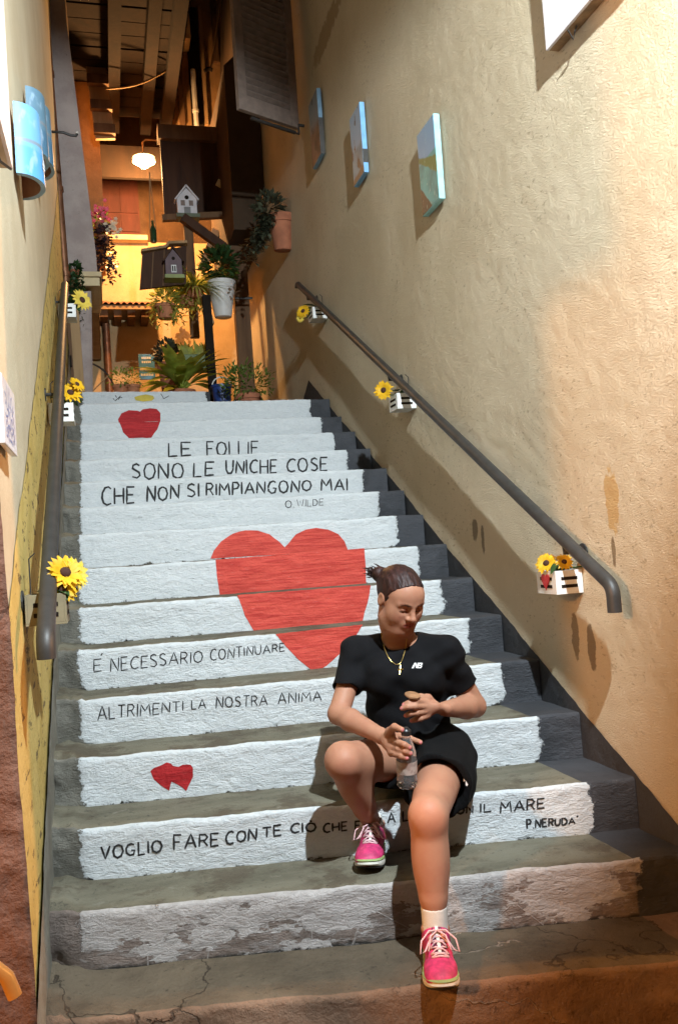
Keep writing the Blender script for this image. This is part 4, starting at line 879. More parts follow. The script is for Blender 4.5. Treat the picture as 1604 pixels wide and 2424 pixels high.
# blue tile sign with white lettering
x0, x1, z0, z1 = rect(329, 838, 367, 898, 10.6); o = A(x0, 10.6, z0)
t = thing('tile_sign', 'small blue painted tile sign with white letters beside the leafy plants', 'sign', None, o); w = x1-x0; h = z1-z0
mb = MB(); mb.box((0, 0, 0), (w, .03, h)); mb.build('plate', plain('sign blue', (.06, .22, .44), .5, .2, 14), t, bevel=.003); mb = MB(); mb.prism([A(.01, -.002, h*.36), A(w-.01, -.002, h*.36), A(w-.01, -.002, h*.43), A(w*.5, -.002, h*.50), A(.01, -.002, h*.43)], (0, .003, 0)); mb.build('painted_hill', M_PALEPET, t)
R = random.Random(5)
for (zz_, n_, s) in ((.84, 5, .2), (.68, 5, .2), (.18, 8, .1)):
    for k in range(n_):
        mb = MB(); xa = w*(s+(1-2*s)*k/n_); xb = w*(s+(1-2*s)*(k+.7)/n_); mb.box((xa, -.0022, h*(zz_-.04)), (xb, .001, h*(zz_+.04+.01*R.random()))); mb.build('letter', M_WHITE, t)
# ------------------------------------------------------------------ pots and plants
def foliage(mb, c, rad, n, L, w, R, up=.3, droop=.4, sq=(1, 1, 1)):
    for k in range(n):
        d = nrm(A(R.gauss(0, 1), R.gauss(0, 1), R.gauss(0, 1))); r = rad*R.uniform(.2, 1)**.6; p = np.asarray(c)+d*r*A(*sq)
        dd = nrm(d+A(R.uniform(-.6, .6), R.uniform(-.6, .6), up+R.uniform(-.5, .5))); mb.leaf(p, dd, nrm(A(R.uniform(-1, 1), R.uniform(-1, 1), 1.2)), L*R.uniform(.6, 1.2), w*R.uniform(.7, 1.2), R.uniform(0, droop), 2)
def pot_prof(r, h, k=.72): return [(r*k*.9, 0), (r*k, .004), (r*.96, h*.78), (r*1.06, h*.78), (r*1.08, h), (r*.94, h), (r*.90, h*.86), (.001, h*.84)]
def potted(label, u, v0, v1, wpx, y, potm, leafm, kind, seed, name='potted_plant', axis=(0, 0, 1), k=.72, group='pots and plants at the top of the stairs', **kw):
    a, b = by(u, v0, y), by(u, v1, y); sc = y*1.02/F; h = abs(a[2]-b[2]); r = wpx*sc/2; o = A((a[0]+b[0])/2, y, b[2]); t = thing(name, label, 'plant', group, o); R = random.Random(seed)
    mb = MB(); mb.lathe(pot_prof(r, h, k), (0, 0, 0), axis, 20); mb.build('pot', potm, t, True, auto=35)
    top = nrm(axis)*h; mb = MB()
    if kind == 'spider':
        for i in range(kw.get('n', 90)):
            a_ = R.uniform(0, 6.28); e = R.uniform(.1, 1.2); mb.leaf(top+A(math.cos(a_), math.sin(a_), 0)*r*.3, A(math.cos(a_), math.sin(a_), e), (0, 0, 1), R.uniform(.6, 1.1)*kw.get('L', .32), .022, R.uniform(.4, 1.1), 5, .1)
    elif kind == 'bush':
        foliage(mb, top+A(0, 0, kw.get('hh', r*.8)), kw.get('rad', r*1.5), kw.get('n', 220), kw.get('L', .07), kw.get('w', .04), R, sq=kw.get('sq', (1, 1, 1)))
    elif kind == 'trail':
        foliage(mb, top+A(-r*.9 if 'side' in kw else 0, 0, r*.5), r*1.2, kw.get('n', 120), kw.get('L', .07), kw.get('w', .03), R)
        for i in range(kw.get('tr', 26)):
            a_ = R.uniform(2.2, 4.1) if 'side' in kw else (R.uniform(2.6, 6.8) if 'all' not in kw else R.uniform(0, 6.28)); p = top+A(math.cos(a_), math.sin(a_), 0)*r*1.1; q = p
            for j in range(R.randint(5, kw.get('len', 11))):
                q = q+A(R.uniform(-.02, .02)+kw.get('dx', 0), R.uniform(-.02, .02), -R.uniform(.02, .04)); mb.leaf(q, A(R.uniform(-1, 1), R.uniform(-1, .3), R.uniform(-.8, .5)), (0, 0, 1), kw.get('L', .07)*R.uniform(.5, .9), kw.get('w', .03), .3, 2)
    elif kind == 'big':
        for i in range(kw.get('n', 34)):
            a_ = R.uniform(0, 6.28); e = R.uniform(.5, 2.2); d = A(math.cos(a_), math.sin(a_), e); L = R.uniform(.7, 1.15)*kw.get('L', .42); s = top+nrm(d)*.10
            mb.tube([top, s], .006, 5); mb.leaf(s, d, (0, 0, 1), L, kw.get('w', .13), R.uniform(.3, .9), 6, .18)
    mb.build('foliage', leafm, t, True)
    if 'flowers' in kw:
        mb = MB(); fc, fm, fn, frad = kw['flowers']; 
        for i in range(fn):
            p = top+A(*fc)+A(R.gauss(0, 1), R.gauss(0, .6), R.gauss(0, 1))*frad
            for j in range(5): a_ = j*1.256; mb.leaf(p, A(math.cos(a_), -.5, math.sin(a_)), (0, -1, 0), .022, .02, .2, 2)
        mb.build('flowers', fm, t, True)
    return t
YP = 8.42
potted('spider plant in a terracotta pot, upper of the two hanging beside the white pot', 461, 684, 706, 42, YP, M_POT, M_LEAF3, 'spider', 11, n=230, L=.30)
potted('trailing plant in an orange pot hanging lowest and furthest left of the cluster', 392, 722, 755, 46, YP-.05, M_POT, M_LEAF3, 'trail', 12, n=190, tr=16, L=.10, w=.034, len=7, all=1)
potted('small orange bowl with lime leaves hanging below the spider plant', 445, 704, 726, 44, YP+.08, M_POT, M_LEAF3, 'trail', 13, n=150, tr=8, L=.10, w=.034, len=6)
potted('white tapered hanging pot with dark green bush', 526, 668, 752, 64, YP, M_POTW, M_LEAF, 'bush', 14, k=.62, n=420, rad=.19, hh=.16, L=.07, w=.042)
potted('large terracotta pot of dark succulents on the right wall below the shutter', 667, 512, 594, 60, 7.3, M_POT2, M_SUCC, 'trail', 15, axis=(.0, -.10, 1), n=230, tr=60, L=.07, w=.035, len=14, dx=-.014, side=1)
t = potted('big leafy plant with long glossy leaves at the top of the stairs', 432, 925, 985, 60, 7.75, M_POT2, leafy('lamplit glossy green leaf', (.36, .42, .07), .5), 'big', 16, n=46, L=.34, w=.10)  # leaf colour raised to paint in lamplight that is blocked here
potted('dark rounded bush behind the blue tile sign', 402, 860, 935, 50, 8.6, M_POT2, M_SUCC, 'bush', 17, n=300, rad=.14, hh=.08, L=.05, w=.04)
potted('left of two small orange pots of fine green sprigs at the stair head', 286, 912, 942, 34, 8.0, M_POT, M_LEAF2, 'bush', 18, n=130, rad=.10, hh=.06, L=.034, w=.016)
potted('right of two small orange pots of fine green sprigs at the stair head', 315, 912, 942, 34, 8.05, M_POT, M_LEAF2, 'bush', 19, n=130, rad=.10, hh=.06, L=.034, w=.016)
potted('bushy plant with small pale tips beside the black post on the top step', 588, 935, 985, 60, 7.0, M_POT2, M_LEAF2, 'bush', 20, n=560, rad=.20, hh=.10, L=.045, w=.018, sq=(1.1, .9, .9))
potted('pink geranium in a square orange pot on the left balcony', 240, 528, 556, 28, 8.6, M_POT, M_LEAF2, 'trail', 21, n=60, tr=8, L=.05, w=.03, len=6, flowers=((.0, -.05, .09), M_PINK, 30, .045))
potted('purple trailing plant hanging below the pink geranium', 246, 560, 580, 26, 8.5, M_POT2, M_DARKLEAF, 'trail', 22, n=70, tr=34, L=.06, w=.04, len=15, all=1, flowers=((.08, -.04, .06), M_PALEPET, 22, .035))
potted('ivy hanging behind the copper downpipes', 178, 640, 655, 20, 7.5, M_POT2, M_LEAF, 'trail', 23, n=60, tr=22, L=.05, w=.035, len=14, all=1)
x0, x1, z0, z1 = rect(432, 838, 496, 872, 8.0); o = A((x0+x1)/2, 8.0, z0); t = thing('trough', 'long olive green flower trough behind the black post', 'trough', None, o)
w = x1-x0; mb = MB(); mb.prism([A(-w*.42, 0, 0), A(w*.5, 0, 0), A(w*.55, 0, z1-z0), A(-w*.52, 0, z1-z0)], (0, .22, 0)); mb.build('box', M_POTG, t, bevel=.006)
mb = MB(); R = random.Random(31)
for i in range(30): mb.leaf(A(R.uniform(-.4, .5)*w, .1, z1-z0), A(R.uniform(-.5, .5), R.uniform(-.4, .4), 1), (0, -1, 0), R.uniform(.08, .18), .035, .5, 3)
mb.build('foliage', M_LEAF3, t, True); mb = MB()
for i in range(7):
    for j in range(5): a_ = j*1.256; mb.leaf(A(-.12*w*3+R.uniform(-.05, .05), .08, z1-z0+.18+R.uniform(-.06, .06)), A(math.cos(a_), -.5, math.sin(a_)), (0, -1, 0), .05, .035, .2, 2)
mb.build('flowers', plain('orange petal', (.75, .22, .02), .6), t, True)
p = by(527, 955, 7.6); t = thing('bucket', 'dark blue plastic bucket between the black post and the bush', 'bucket', None, p-A(0, 0, .1))
mb = MB(); mb.lathe([(.07, 0), (.085, .24), (.095, .24), (.095, .26), (.08, .26), (.078, .2), (.001, .19)], (0, 0, 0), (0, 0, 1), 20); mb.build('tub', M_BLUE, t, True, auto=35)
mb = MB(); mb.tube([A(.085*math.cos(a), -.02, .25+.08*math.sin(a)) for a in np.linspace(0, math.pi, 12)], .006, 6); mb.build('handle', M_POTW, t)
# arched iron trellis at the left foot of the landing, dark recess behind
t = thing('trellis', 'thin arched iron hoop leaning at the left end of the landing', 'trellis')
mb = MB(); c = by(200, 945, 8.6); mb.tube([c+A(.30*math.sin(a), 0, .36*math.cos(a)) for a in np.linspace(-.2, 1.6, 14)], .010, 6); mb.build('hoop', M_IRON, t)
for f in (.3, .9): mb = MB(); mb.tube([c-A(.1, 0, .1), c+A(.30*math.sin(f), 0, .36*math.cos(f))], .006, 5); mb.build('rod', M_PALEW, t)
# cable across the alley
t = thing('overhead_cable', 'thin pale cable strung across the upper alley', 'cable'); a, b = by(252, 210, 9.1), by(402, 162, 9.1)
mb = MB(); mb.tube([a+(b-a)*f-A(0, 0, .10*math.sin(math.pi*f)*.6) for f in np.linspace(0, 1, 10)], .010, 6); mb.build('cable', M_PALEW, t, True)
p = by(524, 438, 8.9); t = thing('wood_tag', 'small pale wooden tag fixed at the right end of the boarded awning', 'tag', None, p); mb = MB(); mb.bar((-.045, 0, .03), (.045, 0, -.02), .02, .07, (0, 0, 1)); mb.build('tag_board', M_CREAM, t)

# ------------------------------------------------------------------ the seated woman
class SDF:
    """a signed distance field on a grid; shapes are blended in with a smooth minimum, then meshed (surface nets)"""
    def __init__(s, lo, hi, h):
        s.lo = np.asarray(lo, float); s.h = h; s.n = np.ceil((np.asarray(hi)-s.lo)/h).astype(int)+1; s.F = np.full(s.n, .08, np.float32)
    def _sub(s, lo, hi, pad):
        a = np.clip(((lo-pad-s.lo)/s.h).astype(int), 0, s.n-1); b = np.clip(((hi+pad-s.lo)/s.h).astype(int)+2, 1, s.n)
        sl = tuple(slice(i, j) for i, j in zip(a, b))
        g = [s.lo[k]+s.h*np.arange(a[k], b[k]) for k in range(3)]
        return sl, np.stack(np.meshgrid(*g, indexing='ij'), -1)
    def put(s, d, sl, k, sub=False):
        f = s.F[sl]
        if sub:
            hh = np.clip(.5-.5*(f+d)/k, 0, 1); s.F[sl] = f*(1-hh)-d*hh+k*hh*(1-hh)
        else:
            hh = np.clip(.5+.5*(f-d)/k, 0, 1); s.F[sl] = f*(1-hh)+d*hh-k*hh*(1-hh)
    def cone(s, a, b, ra, rb, k=.01, sub=False, flat=None):
        a, b = np.asarray(a, float), np.asarray(b, float); R = max(ra, rb)
        sl, P = s._sub(np.minimum(a, b)-R, np.maximum(a, b)+R, k+.03); ab = b-a
        t = np.clip(((P-a)@ab)/max(1e-9, ab@ab), 0, 1); q = P-(a+t[..., None]*ab)
        if flat is not None:                # flattened cross-section: (axis, factor)
            ax, fc = flat; q = q+np.asarray(ax)*((q@np.asarray(ax))*(fc-1))[..., None]
        s.put((np.linalg.norm(q, axis=-1)-(ra+(rb-ra)*t)).astype(np.float32), sl, k, sub)
    def ell(s, c, r, ax=None, k=.01, sub=False):
        c = np.asarray(c, float); r = np.asarray(r, float); R = r.max(); sl, P = s._sub(c-R, c+R, k+.03); q = P-c
        if ax is not None: q = q@np.asarray(ax).T
        k0 = np.linalg.norm(q/r, axis=-1); k1 = np.linalg.norm(q/(r*r), axis=-1)
        s.put(np.where(k1 > 1e-6, k0*(k0-1)/np.maximum(k1, 1e-6), -r.min()).astype(np.float32), sl, k, sub)
    def chain(s, pts, rad, k=.006, flat=None):
        for i in range(len(pts)-1): s.cone(pts[i], pts[i+1], rad[i], rad[i+1], k, flat=flat)
    def clip(s, p, n, k=.004):              # keep the side the normal points away from
        g = [s.lo[i]+s.h*np.arange(s.n[i]) for i in range(3)]; n = nrm(n)
        d = ((g[0]-p[0])*n[0])[:, None, None]+((g[1]-p[1])*n[1])[None, :, None]+((g[2]-p[2])*n[2])[None, None]
        s.F = np.maximum(s.F, d.astype(np.float32))
    def grid(s):
        g = [s.lo[i]+s.h*np.arange(s.n[i]) for i in range(3)]; return np.meshgrid(*g, indexing='ij')
    def mesh(s):
        F = s.F; S_ = F < 0; c = np.zeros(s.n-1, np.int8)
        sub = lambda B, i, j, k: B[i:B.shape[0]-1+i, j:B.shape[1]-1+j, k:B.shape[2]-1+k]
        for i in (0, 1):
            for j in (0, 1):
                for k in (0, 1): c += sub(S_, i, j, k)
        act = (c > 0) & (c < 8); idx = np.full(act.shape, -1, np.int32); ijk = np.argwhere(act); idx[act] = np.arange(len(ijk))
        pos = np.zeros((len(ijk), 3)); cnt = np.zeros(len(ijk))
        C8_ = [A(i, j, k).astype(int) for i in (0, 1) for j in (0, 1) for k in (0, 1)]
        for p in range(8):
            for q in range(p+1, 8):
                if np.abs(C8_[p]-C8_[q]).sum() != 1: continue
                a = ijk+C8_[p]; b = ijk+C8_[q]; fa = F[a[:, 0], a[:, 1], a[:, 2]]; fb = F[b[:, 0], b[:, 1], b[:, 2]]; m = (fa < 0) != (fb < 0)
                t = np.where(m, fa/np.where(fa == fb, 1, fa-fb), 0); pos += m[:, None]*(C8_[p]+t[:, None]*(C8_[q]-C8_[p])); cnt += m
        V = s.lo+s.h*(ijk+pos/cnt[:, None]); quads = []
        for ax in range(3):
            o = [1, 1, 1]; o[ax] = 0; sl = [slice(1, n-1) for n in s.n]; sl[ax] = slice(0, s.n[ax]-1)
            sl2 = list(sl); sl2[ax] = slice(1, s.n[ax]); a = S_[tuple(sl)]; b = S_[tuple(sl2)]; w = np.argwhere(a != b)
            if not len(w): continue
            base = w+np.array([1 if i != ax else 0 for i in range(3)]); fl = a[w[:, 0], w[:, 1], w[:, 2]]
            u, v = [(1, 2), (2, 0), (0, 1)][ax]; e = np.eye(3, dtype=int)
            g = lambda d: idx[tuple((base-d).T)]
            Q = np.stack([g(e[u]+e[v]), g(e[v]), g(e[u]*0), g(e[u])], -1); Q[~fl] = Q[~fl][:, ::-1]; quads.append(Q)
        return V, np.concatenate(quads)
    def build(s, name, mat, parent, org, colf=None, smooth_it=0):
        V, Q = s.mesh(); me = bpy.data.meshes.new(name); me.from_pydata((V-org).tolist(), [], Q.tolist()); me.polygons.foreach_set('use_smooth', np.ones(len(Q), bool)); me.materials.append(mat); me.update()
        if colf is not None:
            at = me.color_attributes.new('Col', 'FLOAT_COLOR', 'POINT'); c = colf(V); at.data.foreach_set('color', np.concatenate([c, np.ones((len(c), 1))], 1).reshape(-1).astype(np.float32))
        o = bpy.data.objects.new(name, me); link(o, parent); return o, V, Q
PX = lambda u, v, d: bd(u, v, d)
n = N('skin'); at = n.node('ShaderNodeVertexColor', layer_name='Col').outputs[0]
mo = n.mix(n.math('MULTIPLY', n.step(n.noise(22, 6), .4, .7), .38), at, (.36, .14, .09))
M_SKIN = n.done(mo, .56, n.bump(n.noise(220, 5), .22, .002), spec=.32, Subsurface_Weight=.08, Subsurface_Scale=.012); n.b.inputs['Subsurface Radius'].default_value = (1, .35, .2)
def m_cloth(name, a, b):
    n = N(name); c = n.mix(n.step(n.noise(10, 5), .35, .68), a, b); h = n.math('ADD', n.noise(400, 2), n.math('MULTIPLY', n.noise(14, 4, rough=.5), 2.0)); return n.done(c, .88, n.bump(h, .35, .006), spec=.16)
M_TEE = m_cloth('black jersey', (.0065, .0065, .008), (.0045, .0045, .0055)); M_SHORT = m_cloth('black shorts cloth', (.005, .005, .0055), (.0035, .0035, .004))
n = N('dark reddish brown hair'); st = n.noise(1.0, 5, n.scale(n.co, (60, 60, 24)), .6, 1.0); M_HAIR = n.done(n.mix(n.step(st, .35, .7), (.016, .006, .006), (.048, .017, .014)), .5, n.bump(st, .5, .004), spec=.3)
M_SOCK = plain('white sock', (.66, .62, .56), .9, .06, 40, 300, .4); M_GOLD = plain('gold', (.75, .55, .18), .28, .08, 20, 60, .05, .9)
wo = A(.97, 2.82, .49)                                  # the point of the step she sits on
woman = thing('person', 'woman in black t-shirt and shorts and pink trainers sitting on the steps', 'person', None, wo)
# joints: image position and distance
hipR, hipL = PX(962, 1797, 2.95), PX(1052, 1792, 2.90)
kneeR, kneeL = PX(812, 1800, 2.64), PX(1013, 1930, 2.43)
ankR, ankL = PX(882, 1953, 2.83), PX(1030, 2203, 2.41)
shR, shL = PX(845, 1547, 2.96), PX(1054, 1547, 2.91)
elR, elL = PX(801, 1690, 2.82), PX(1122, 1671, 2.99)
wrR, wrL = PX(900, 1741, 2.66), PX(1052, 1678, 2.77)
neck0, neck1 = PX(945, 1520, 2.94), PX(940, 1455, 2.88)
R_, U_, B_ = RT, UP, -FW
lo = np.min([hipR, kneeR, kneeL, ankR, ankL, shR, shL, elR, elL], 0)-A(.16, .16, .12); hi = np.max([hipR, hipL, kneeR, kneeL, shR, shL, elL, PX(950, 1338, 2.9)], 0)+A(.16, .2, .06)
# head frame: yaw to the right of the picture, chin down
hy, hp = math.radians(28), math.radians(25)
fh = math.sin(hy)*R_+math.cos(hy)*B_; Fh = math.cos(hp)*fh-math.sin(hp)*U_; Lh = nrm(np.cross(U_, fh)); Lh = nrm(np.cross(Fh, math.cos(hp)*U_+math.sin(hp)*fh))*-1
Uh = np.cross(Lh*-1, Fh)*-1
if np.dot(Uh, U_) < 0: Uh = -Uh
Lh = nrm(np.cross(Uh, Fh))
HC = PX(946, 1418, 2.86); HS = .885
hd_ = lambda x, y, z: HC+HS*(x*Lh+y*Fh+z*Uh)
HAX = np.stack([Lh, Fh, Uh])
def add_head(D):
    s = HS
    D.ell(hd_(0, -.016, .032), A(.075, .094, .084)*s, HAX, .01); D.ell(hd_(0, .026, -.030), A(.062, .064, .080)*s, HAX, .03)
    D.ell(hd_(0, .046, .040), A(.058, .045, .05)*s, HAX, .03)
    D.ell(hd_(0, .062, -.090), A(.024, .022, .020)*s, HAX, .022)
    for x in (-1, 1):
        D.ell(hd_(x*.038, .050, -.028), A(.030, .028, .034)*s, HAX, .03); D.cone(hd_(x*.045, .01, -.07), hd_(x*.02, .055, -.092), .020*s, .018*s, .03)
        D.cone(hd_(x*.012, .086, .022), hd_(x*.046, .070, .022), .009*s, .008*s, .012)
    for x in (-1, 1): D.ell(hd_(x*.031, .093, .004), A(.020, .017, .0125)*s, HAX, .012, True)
    for x in (-1, 1): D.ell(hd_(x*.031, .073, .003), A(.016, .014, .0135)*s, HAX, .004)
    D.cone(hd_(0, .086, .018), hd_(0, .108, -.022), .0075*s, .0105*s, .010); D.ell(hd_(0, .108, -.024), A(.012, .011, .010)*s, HAX, .006)
    for x in (-1, 1): D.ell(hd_(x*.0125, .097, -.028), A(.0085, .010, .0075)*s, HAX, .005); D.ell(hd_(x*.006, .104, -.036), A(.003, .004, .004)*s, HAX, .002, True)
    D.ell(hd_(0, .082, -.056), A(.030, .016, .022)*s, HAX, .012)
    D.cone(hd_(-.021, .084, -.0535), hd_(0, .0965, -.0495), .0035*s, .006*s, .004); D.cone(hd_(.021, .084, -.0535), hd_(0, .0965, -.0495), .0035*s, .006*s, .004)
    D.cone(hd_(-.018, .084, -.0565), hd_(0, .0955, -.0605), .0035*s, .0075*s, .004); D.cone(hd_(.018, .084, -.0565), hd_(0, .0955, -.0605), .0035*s, .0075*s, .004)
    D.cone(hd_(-.021, .0905, -.0548), hd_(.021, .0905, -.0548), .0022*s, .0022*s, .0015, True)
    for x in (-1, 1):
        D.ell(hd_(x*.077, -.008, .0), A(.009, .019, .030)*s, HAX, .006); D.ell(hd_(x*.088, -.004, .004), A(.007, .010, .018)*s, HAX, .005, True)
def hand(D, w, palm, knuck, fingers, thumb, fl):
    """w wrist; palm point; knuck four knuckles; fingers four chains from the knuckles; thumb chain"""
    D.cone(w, palm, .0225, .025, .012, flat=(fl, 1.5))
    for q in knuck: D.cone(palm, q, .021, .0125, .012, flat=(fl, 1.35))
    for q, ch in zip(knuck, fingers): D.chain([q]+ch, [.0105, .0096, .0088, .0076][:len(ch)+1], .0035)
    D.chain([palm+(w-palm)*.25]+thumb, [.017, .0135, .0105, .0085][:len(thumb)+1], .006)
body = SDF(lo, hi, .0034)
def legs(D, g=0, full=True):
    if full:
        D.cone(hipR, kneeR, .082+g, .054+g, .03); D.cone(hipL, kneeL, .086+g, .052+g, .03)
# torso (under the clothes), neck, arms, legs
tors = [PX(966, 1790, 2.97), PX(964, 1700, 2.965), PX(958, 1600, 2.955), PX(956, 1545, 2.955)]
body.ell(PX(992, 1785, 2.98), A(.150, .115, .12), np.stack([R_, U_, B_]), .02); body.ell(tors[1], A(.128, .12, .098), np.stack([R_, U_, B_]), .04); body.ell(tors[2], A(.122, .12, .085), np.stack([R_, U_, B_]), .04)
body.cone(shR, shL, .038, .038, .04); body.cone(neck0-U_*.02, neck1, .056, .050, .03); body.cone(neck0-U_*.03, shR+U_*.003, .036, .030, .04); body.cone(neck0-U_*.03, shL+U_*.003, .036, .030, .04)
body.cone(PX(935, 1478, 2.87), hd_(0, -.02, -.05), .050, .050, .03)
legs(body)
for (k, a, cal, g) in ((kneeR, ankR, 1, 0), (kneeL, ankL, 1, 0)):
    m = k+(a-k)*.33; sh = nrm(np.cross(a-k, R_)); back = nrm(FW-np.dot(FW, nrm(a-k))*nrm(a-k))
    body.cone(k, k+(a-k)*.72, .047, .036, .03); body.cone(k+(a-k)*.72, a, .036, .029, .012)
    body.ell(m+back*.016+(a-k)*.04, A(.047, .046, .105), np.stack([nrm(np.cross(back, nrm(a-k))), back, nrm(a-k)]), .04)
    body.ell(k-back*.024, A(.032, .022, .038), np.stack([nrm(np.cross(back, nrm(a-k))), back, nrm(a-k)]), .03)
    for sgn in (-1, 1): body.ell(a+R_*sgn*.026+U_*.004, A(.014, .016, .016), None, .012)
for (s_, e_, w_, g_) in ((shR, elR, wrR, 0), (shL, elL, wrL, .0045)):
    body.cone(s_, e_, .036+g_*.5, .0345+g_, .015); m = e_+(w_-e_)*.3; body.cone(e_, m, .033+g_, .0350+g_, .012); body.cone(m, w_, .0350+g_, .0235, .012); body.ell(s_, A(.037, .037, .037), None, .02)
add_head(body)
# her right hand round the neck of the bottle, her left hand holding a biscuit
bt0, bt1 = PX(963, 1861, 2.575), PX(960, 1722, 2.555)        # bottle foot and cap
palmR = PX(922, 1755, 2.615)
hand(body, wrR, palmR, [PX(932, 1742, 2.60), PX(934, 1756, 2.585), PX(932, 1770, 2.58), PX(926, 1782, 2.585)],
     [[PX(945, 1742, 2.615), PX(970, 1748, 2.605), PX(994, 1757, 2.580)],
      [PX(944, 1758, 2.545), PX(957, 1763, 2.520), PX(969, 1769, 2.522)],
      [PX(942, 1773, 2.545), PX(958, 1778, 2.522), PX(971, 1783, 2.525)],
      [PX(936, 1785, 2.55), PX(950, 1790, 2.526), PX(962, 1794, 2.526)]],
     [PX(922, 1732, 2.60), PX(933, 1721, 2.565), PX(950, 1727, 2.532)], nrm(FW+.3*R_))
palmL = PX(1022, 1674, 2.735)
hand(body, wrL, palmL, [PX(1004, 1661, 2.715), PX(1002, 1672, 2.708), PX(1004, 1684, 2.712), PX(1010, 1694, 2.72)],
     [[PX(985, 1659, 2.690), PX(968, 1663, 2.685), PX(956, 1668, 2.69)], [PX(982, 1672, 2.680), PX(965, 1673, 2.675), PX(951, 1677, 2.682)],
      [PX(986, 1687, 2.690), PX(971, 1689, 2.688), PX(960, 1694, 2.695)], [PX(995, 1700, 2.705), PX(983, 1703, 2.705), PX(974, 1706, 2.71)]],
     [PX(1012, 1653, 2.735), PX(995, 1650, 2.72), PX(978, 1653, 2.705)], nrm(UP+.4*FW))
NAILS = [PX(952, 1728, 2.528), PX(970, 1770, 2.515), PX(972, 1784, 2.518), PX(963, 1795, 2.52), PX(996, 1758, 2.572), PX(954, 1668, 2.685), PX(949, 1677, 2.677), PX(958, 1694, 2.69), PX(972, 1706, 2.705)]
def skin_col(V):
    c = np.tile(A(.42, .205, .128), (len(V), 1)); q = (V-HC)@HAX.T/HS; x, y, z = q.T; ax = np.abs(x)
    def paint(m, col): 
        nonlocal c; m = np.clip(m, 0, 1)[:, None]; c = c*(1-m)+A(*col)*m
    face = (y > .04)
    lip = np.sqrt((x/.023)**2+((z+.0555+.10*x*x/.01*.05)/.0115)**2); paint((1.15-lip)*4*face*(y > .078), (.34, .085, .07))
    paint((1-np.sqrt((x/.023)**2+((z+.0548)/.0016)**2))*3*face*(y > .07), (.10, .02, .02))
    br = np.sqrt(((ax-.031)/.021)**2+((z-.0255-.10*(ax-.02)*(ax < .04))/.0048)**2); paint((1.1-br)*3*face, (.085, .036, .024))
    la = np.sqrt(((ax-.031)/.0165)**2+((z+.0035-(-.35)*(ax-.031)**2*8)/.0030)**2); paint((1.1-la)*3*face, (.030, .014, .012))
    lid = np.sqrt(((ax-.031)/.018)**2+((z-.004)/.010)**2); paint((1-lid)*.5*face, (.30, .12, .075))
    ck = np.sqrt(((ax-.042)/.026)**2+((z+.030)/.022)**2); paint((1-ck)*.35*face, (.52, .18, .12)); paint((1-np.sqrt((x/.014)**2+((z+.022)/.014)**2))*.3*face, (.50, .18, .12))
    for p in NAILS: paint((1-np.linalg.norm(V-p, axis=1)/.0065)*3, (.62, .20, .21))
    for k in (kneeR, kneeL): paint((1-np.linalg.norm(V-k+FW*.05, axis=1)/.06)*.4, (.50, .18, .11))
    return c
bo, bV, bQ = body.build('body', M_SKIN, woman, wo, skin_col)
# t-shirt
lo2 = np.min([shR, shL, elR, PX(850, 1760, 2.8), PX(1100, 1770, 2.8)], 0)-A(.10, .16, .05); hi2 = np.max([shR, shL, elL, PX(950, 1480, 3.05)], 0)+A(.1, .2, .1)
tee = SDF(lo2, hi2, .0038); AX3 = np.stack([R_, U_, B_])
tee.ell(tors[2], A(.142, .125, .108), AX3, .04); tee.ell(PX(956, 1565, 2.955), A(.142, .085, .098), AX3, .05); tee.ell(PX(963, 1685, 2.955), A(.142, .12, .116), AX3, .05); tee.ell(PX(972, 1745, 2.95), A(.150, .06, .122), AX3, .04)
for u in (906, 1004): tee.ell(PX(u, 1606, 2.872), A(.064, .060, .052), AX3, .045)
tee.cone(shR, shL, .044, .044, .04); tee.cone(neck0-U_*.028, shR+U_*.008, .046, .046, .04); tee.cone(neck0-U_*.028, shL+U_*.008, .046, .046, .04)
for (s_, e_, f, bl) in ((shR, elR, .62, 1), (shL, elL, .60, 1)): tee.cone(s_, s_+(e_-s_)*f, .045, .051, .04); 
G = tee.grid(); gp = np.stack(G, -1)-wo
a1 = gp@R_; a2 = gp@U_; a3 = gp@FW
wr = .0030*np.sin(a2*95+a1*30+6*np.sin(a1*14))*np.clip((.33-a2)/.15, .15, 1)+.0022*np.sin(a1*52-a2*44+3*np.sin(a2*21))+.0018*np.sin(a1*31+a2*75+2.0)
tee.F += wr.astype(np.float32)
for (s_, e_, f) in ((shR, elR, .60), (shL, elL, .58)):
    c_ = s_+(e_-s_)*f; d_ = nrm(e_-s_); sl, P = tee._sub(c_-A(.11, .11, .11), c_+d_*.12+A(.11, .11, .11), .0)
    near = np.linalg.norm((P-c_)-((P-c_)@d_)[..., None]*d_, axis=-1) < .085
    tee.F[sl] = np.where(near & ((P-c_)@d_ > -.02), np.maximum(tee.F[sl], ((P-c_)@d_).astype(np.float32)), tee.F[sl])
    # the opening of the sleeve
    tee.cone(c_-d_*.03, c_+d_*.06, .0395, .044, .004, True)
tee.cone(neck0-U_*.012+B_*.012, neck1+U_*.06, .058, .075, .008, True)
tee.clip(PX(975, 1752, 2.9), -UP)
to, tV, tQ = tee.build('t_shirt', M_TEE, woman, wo)
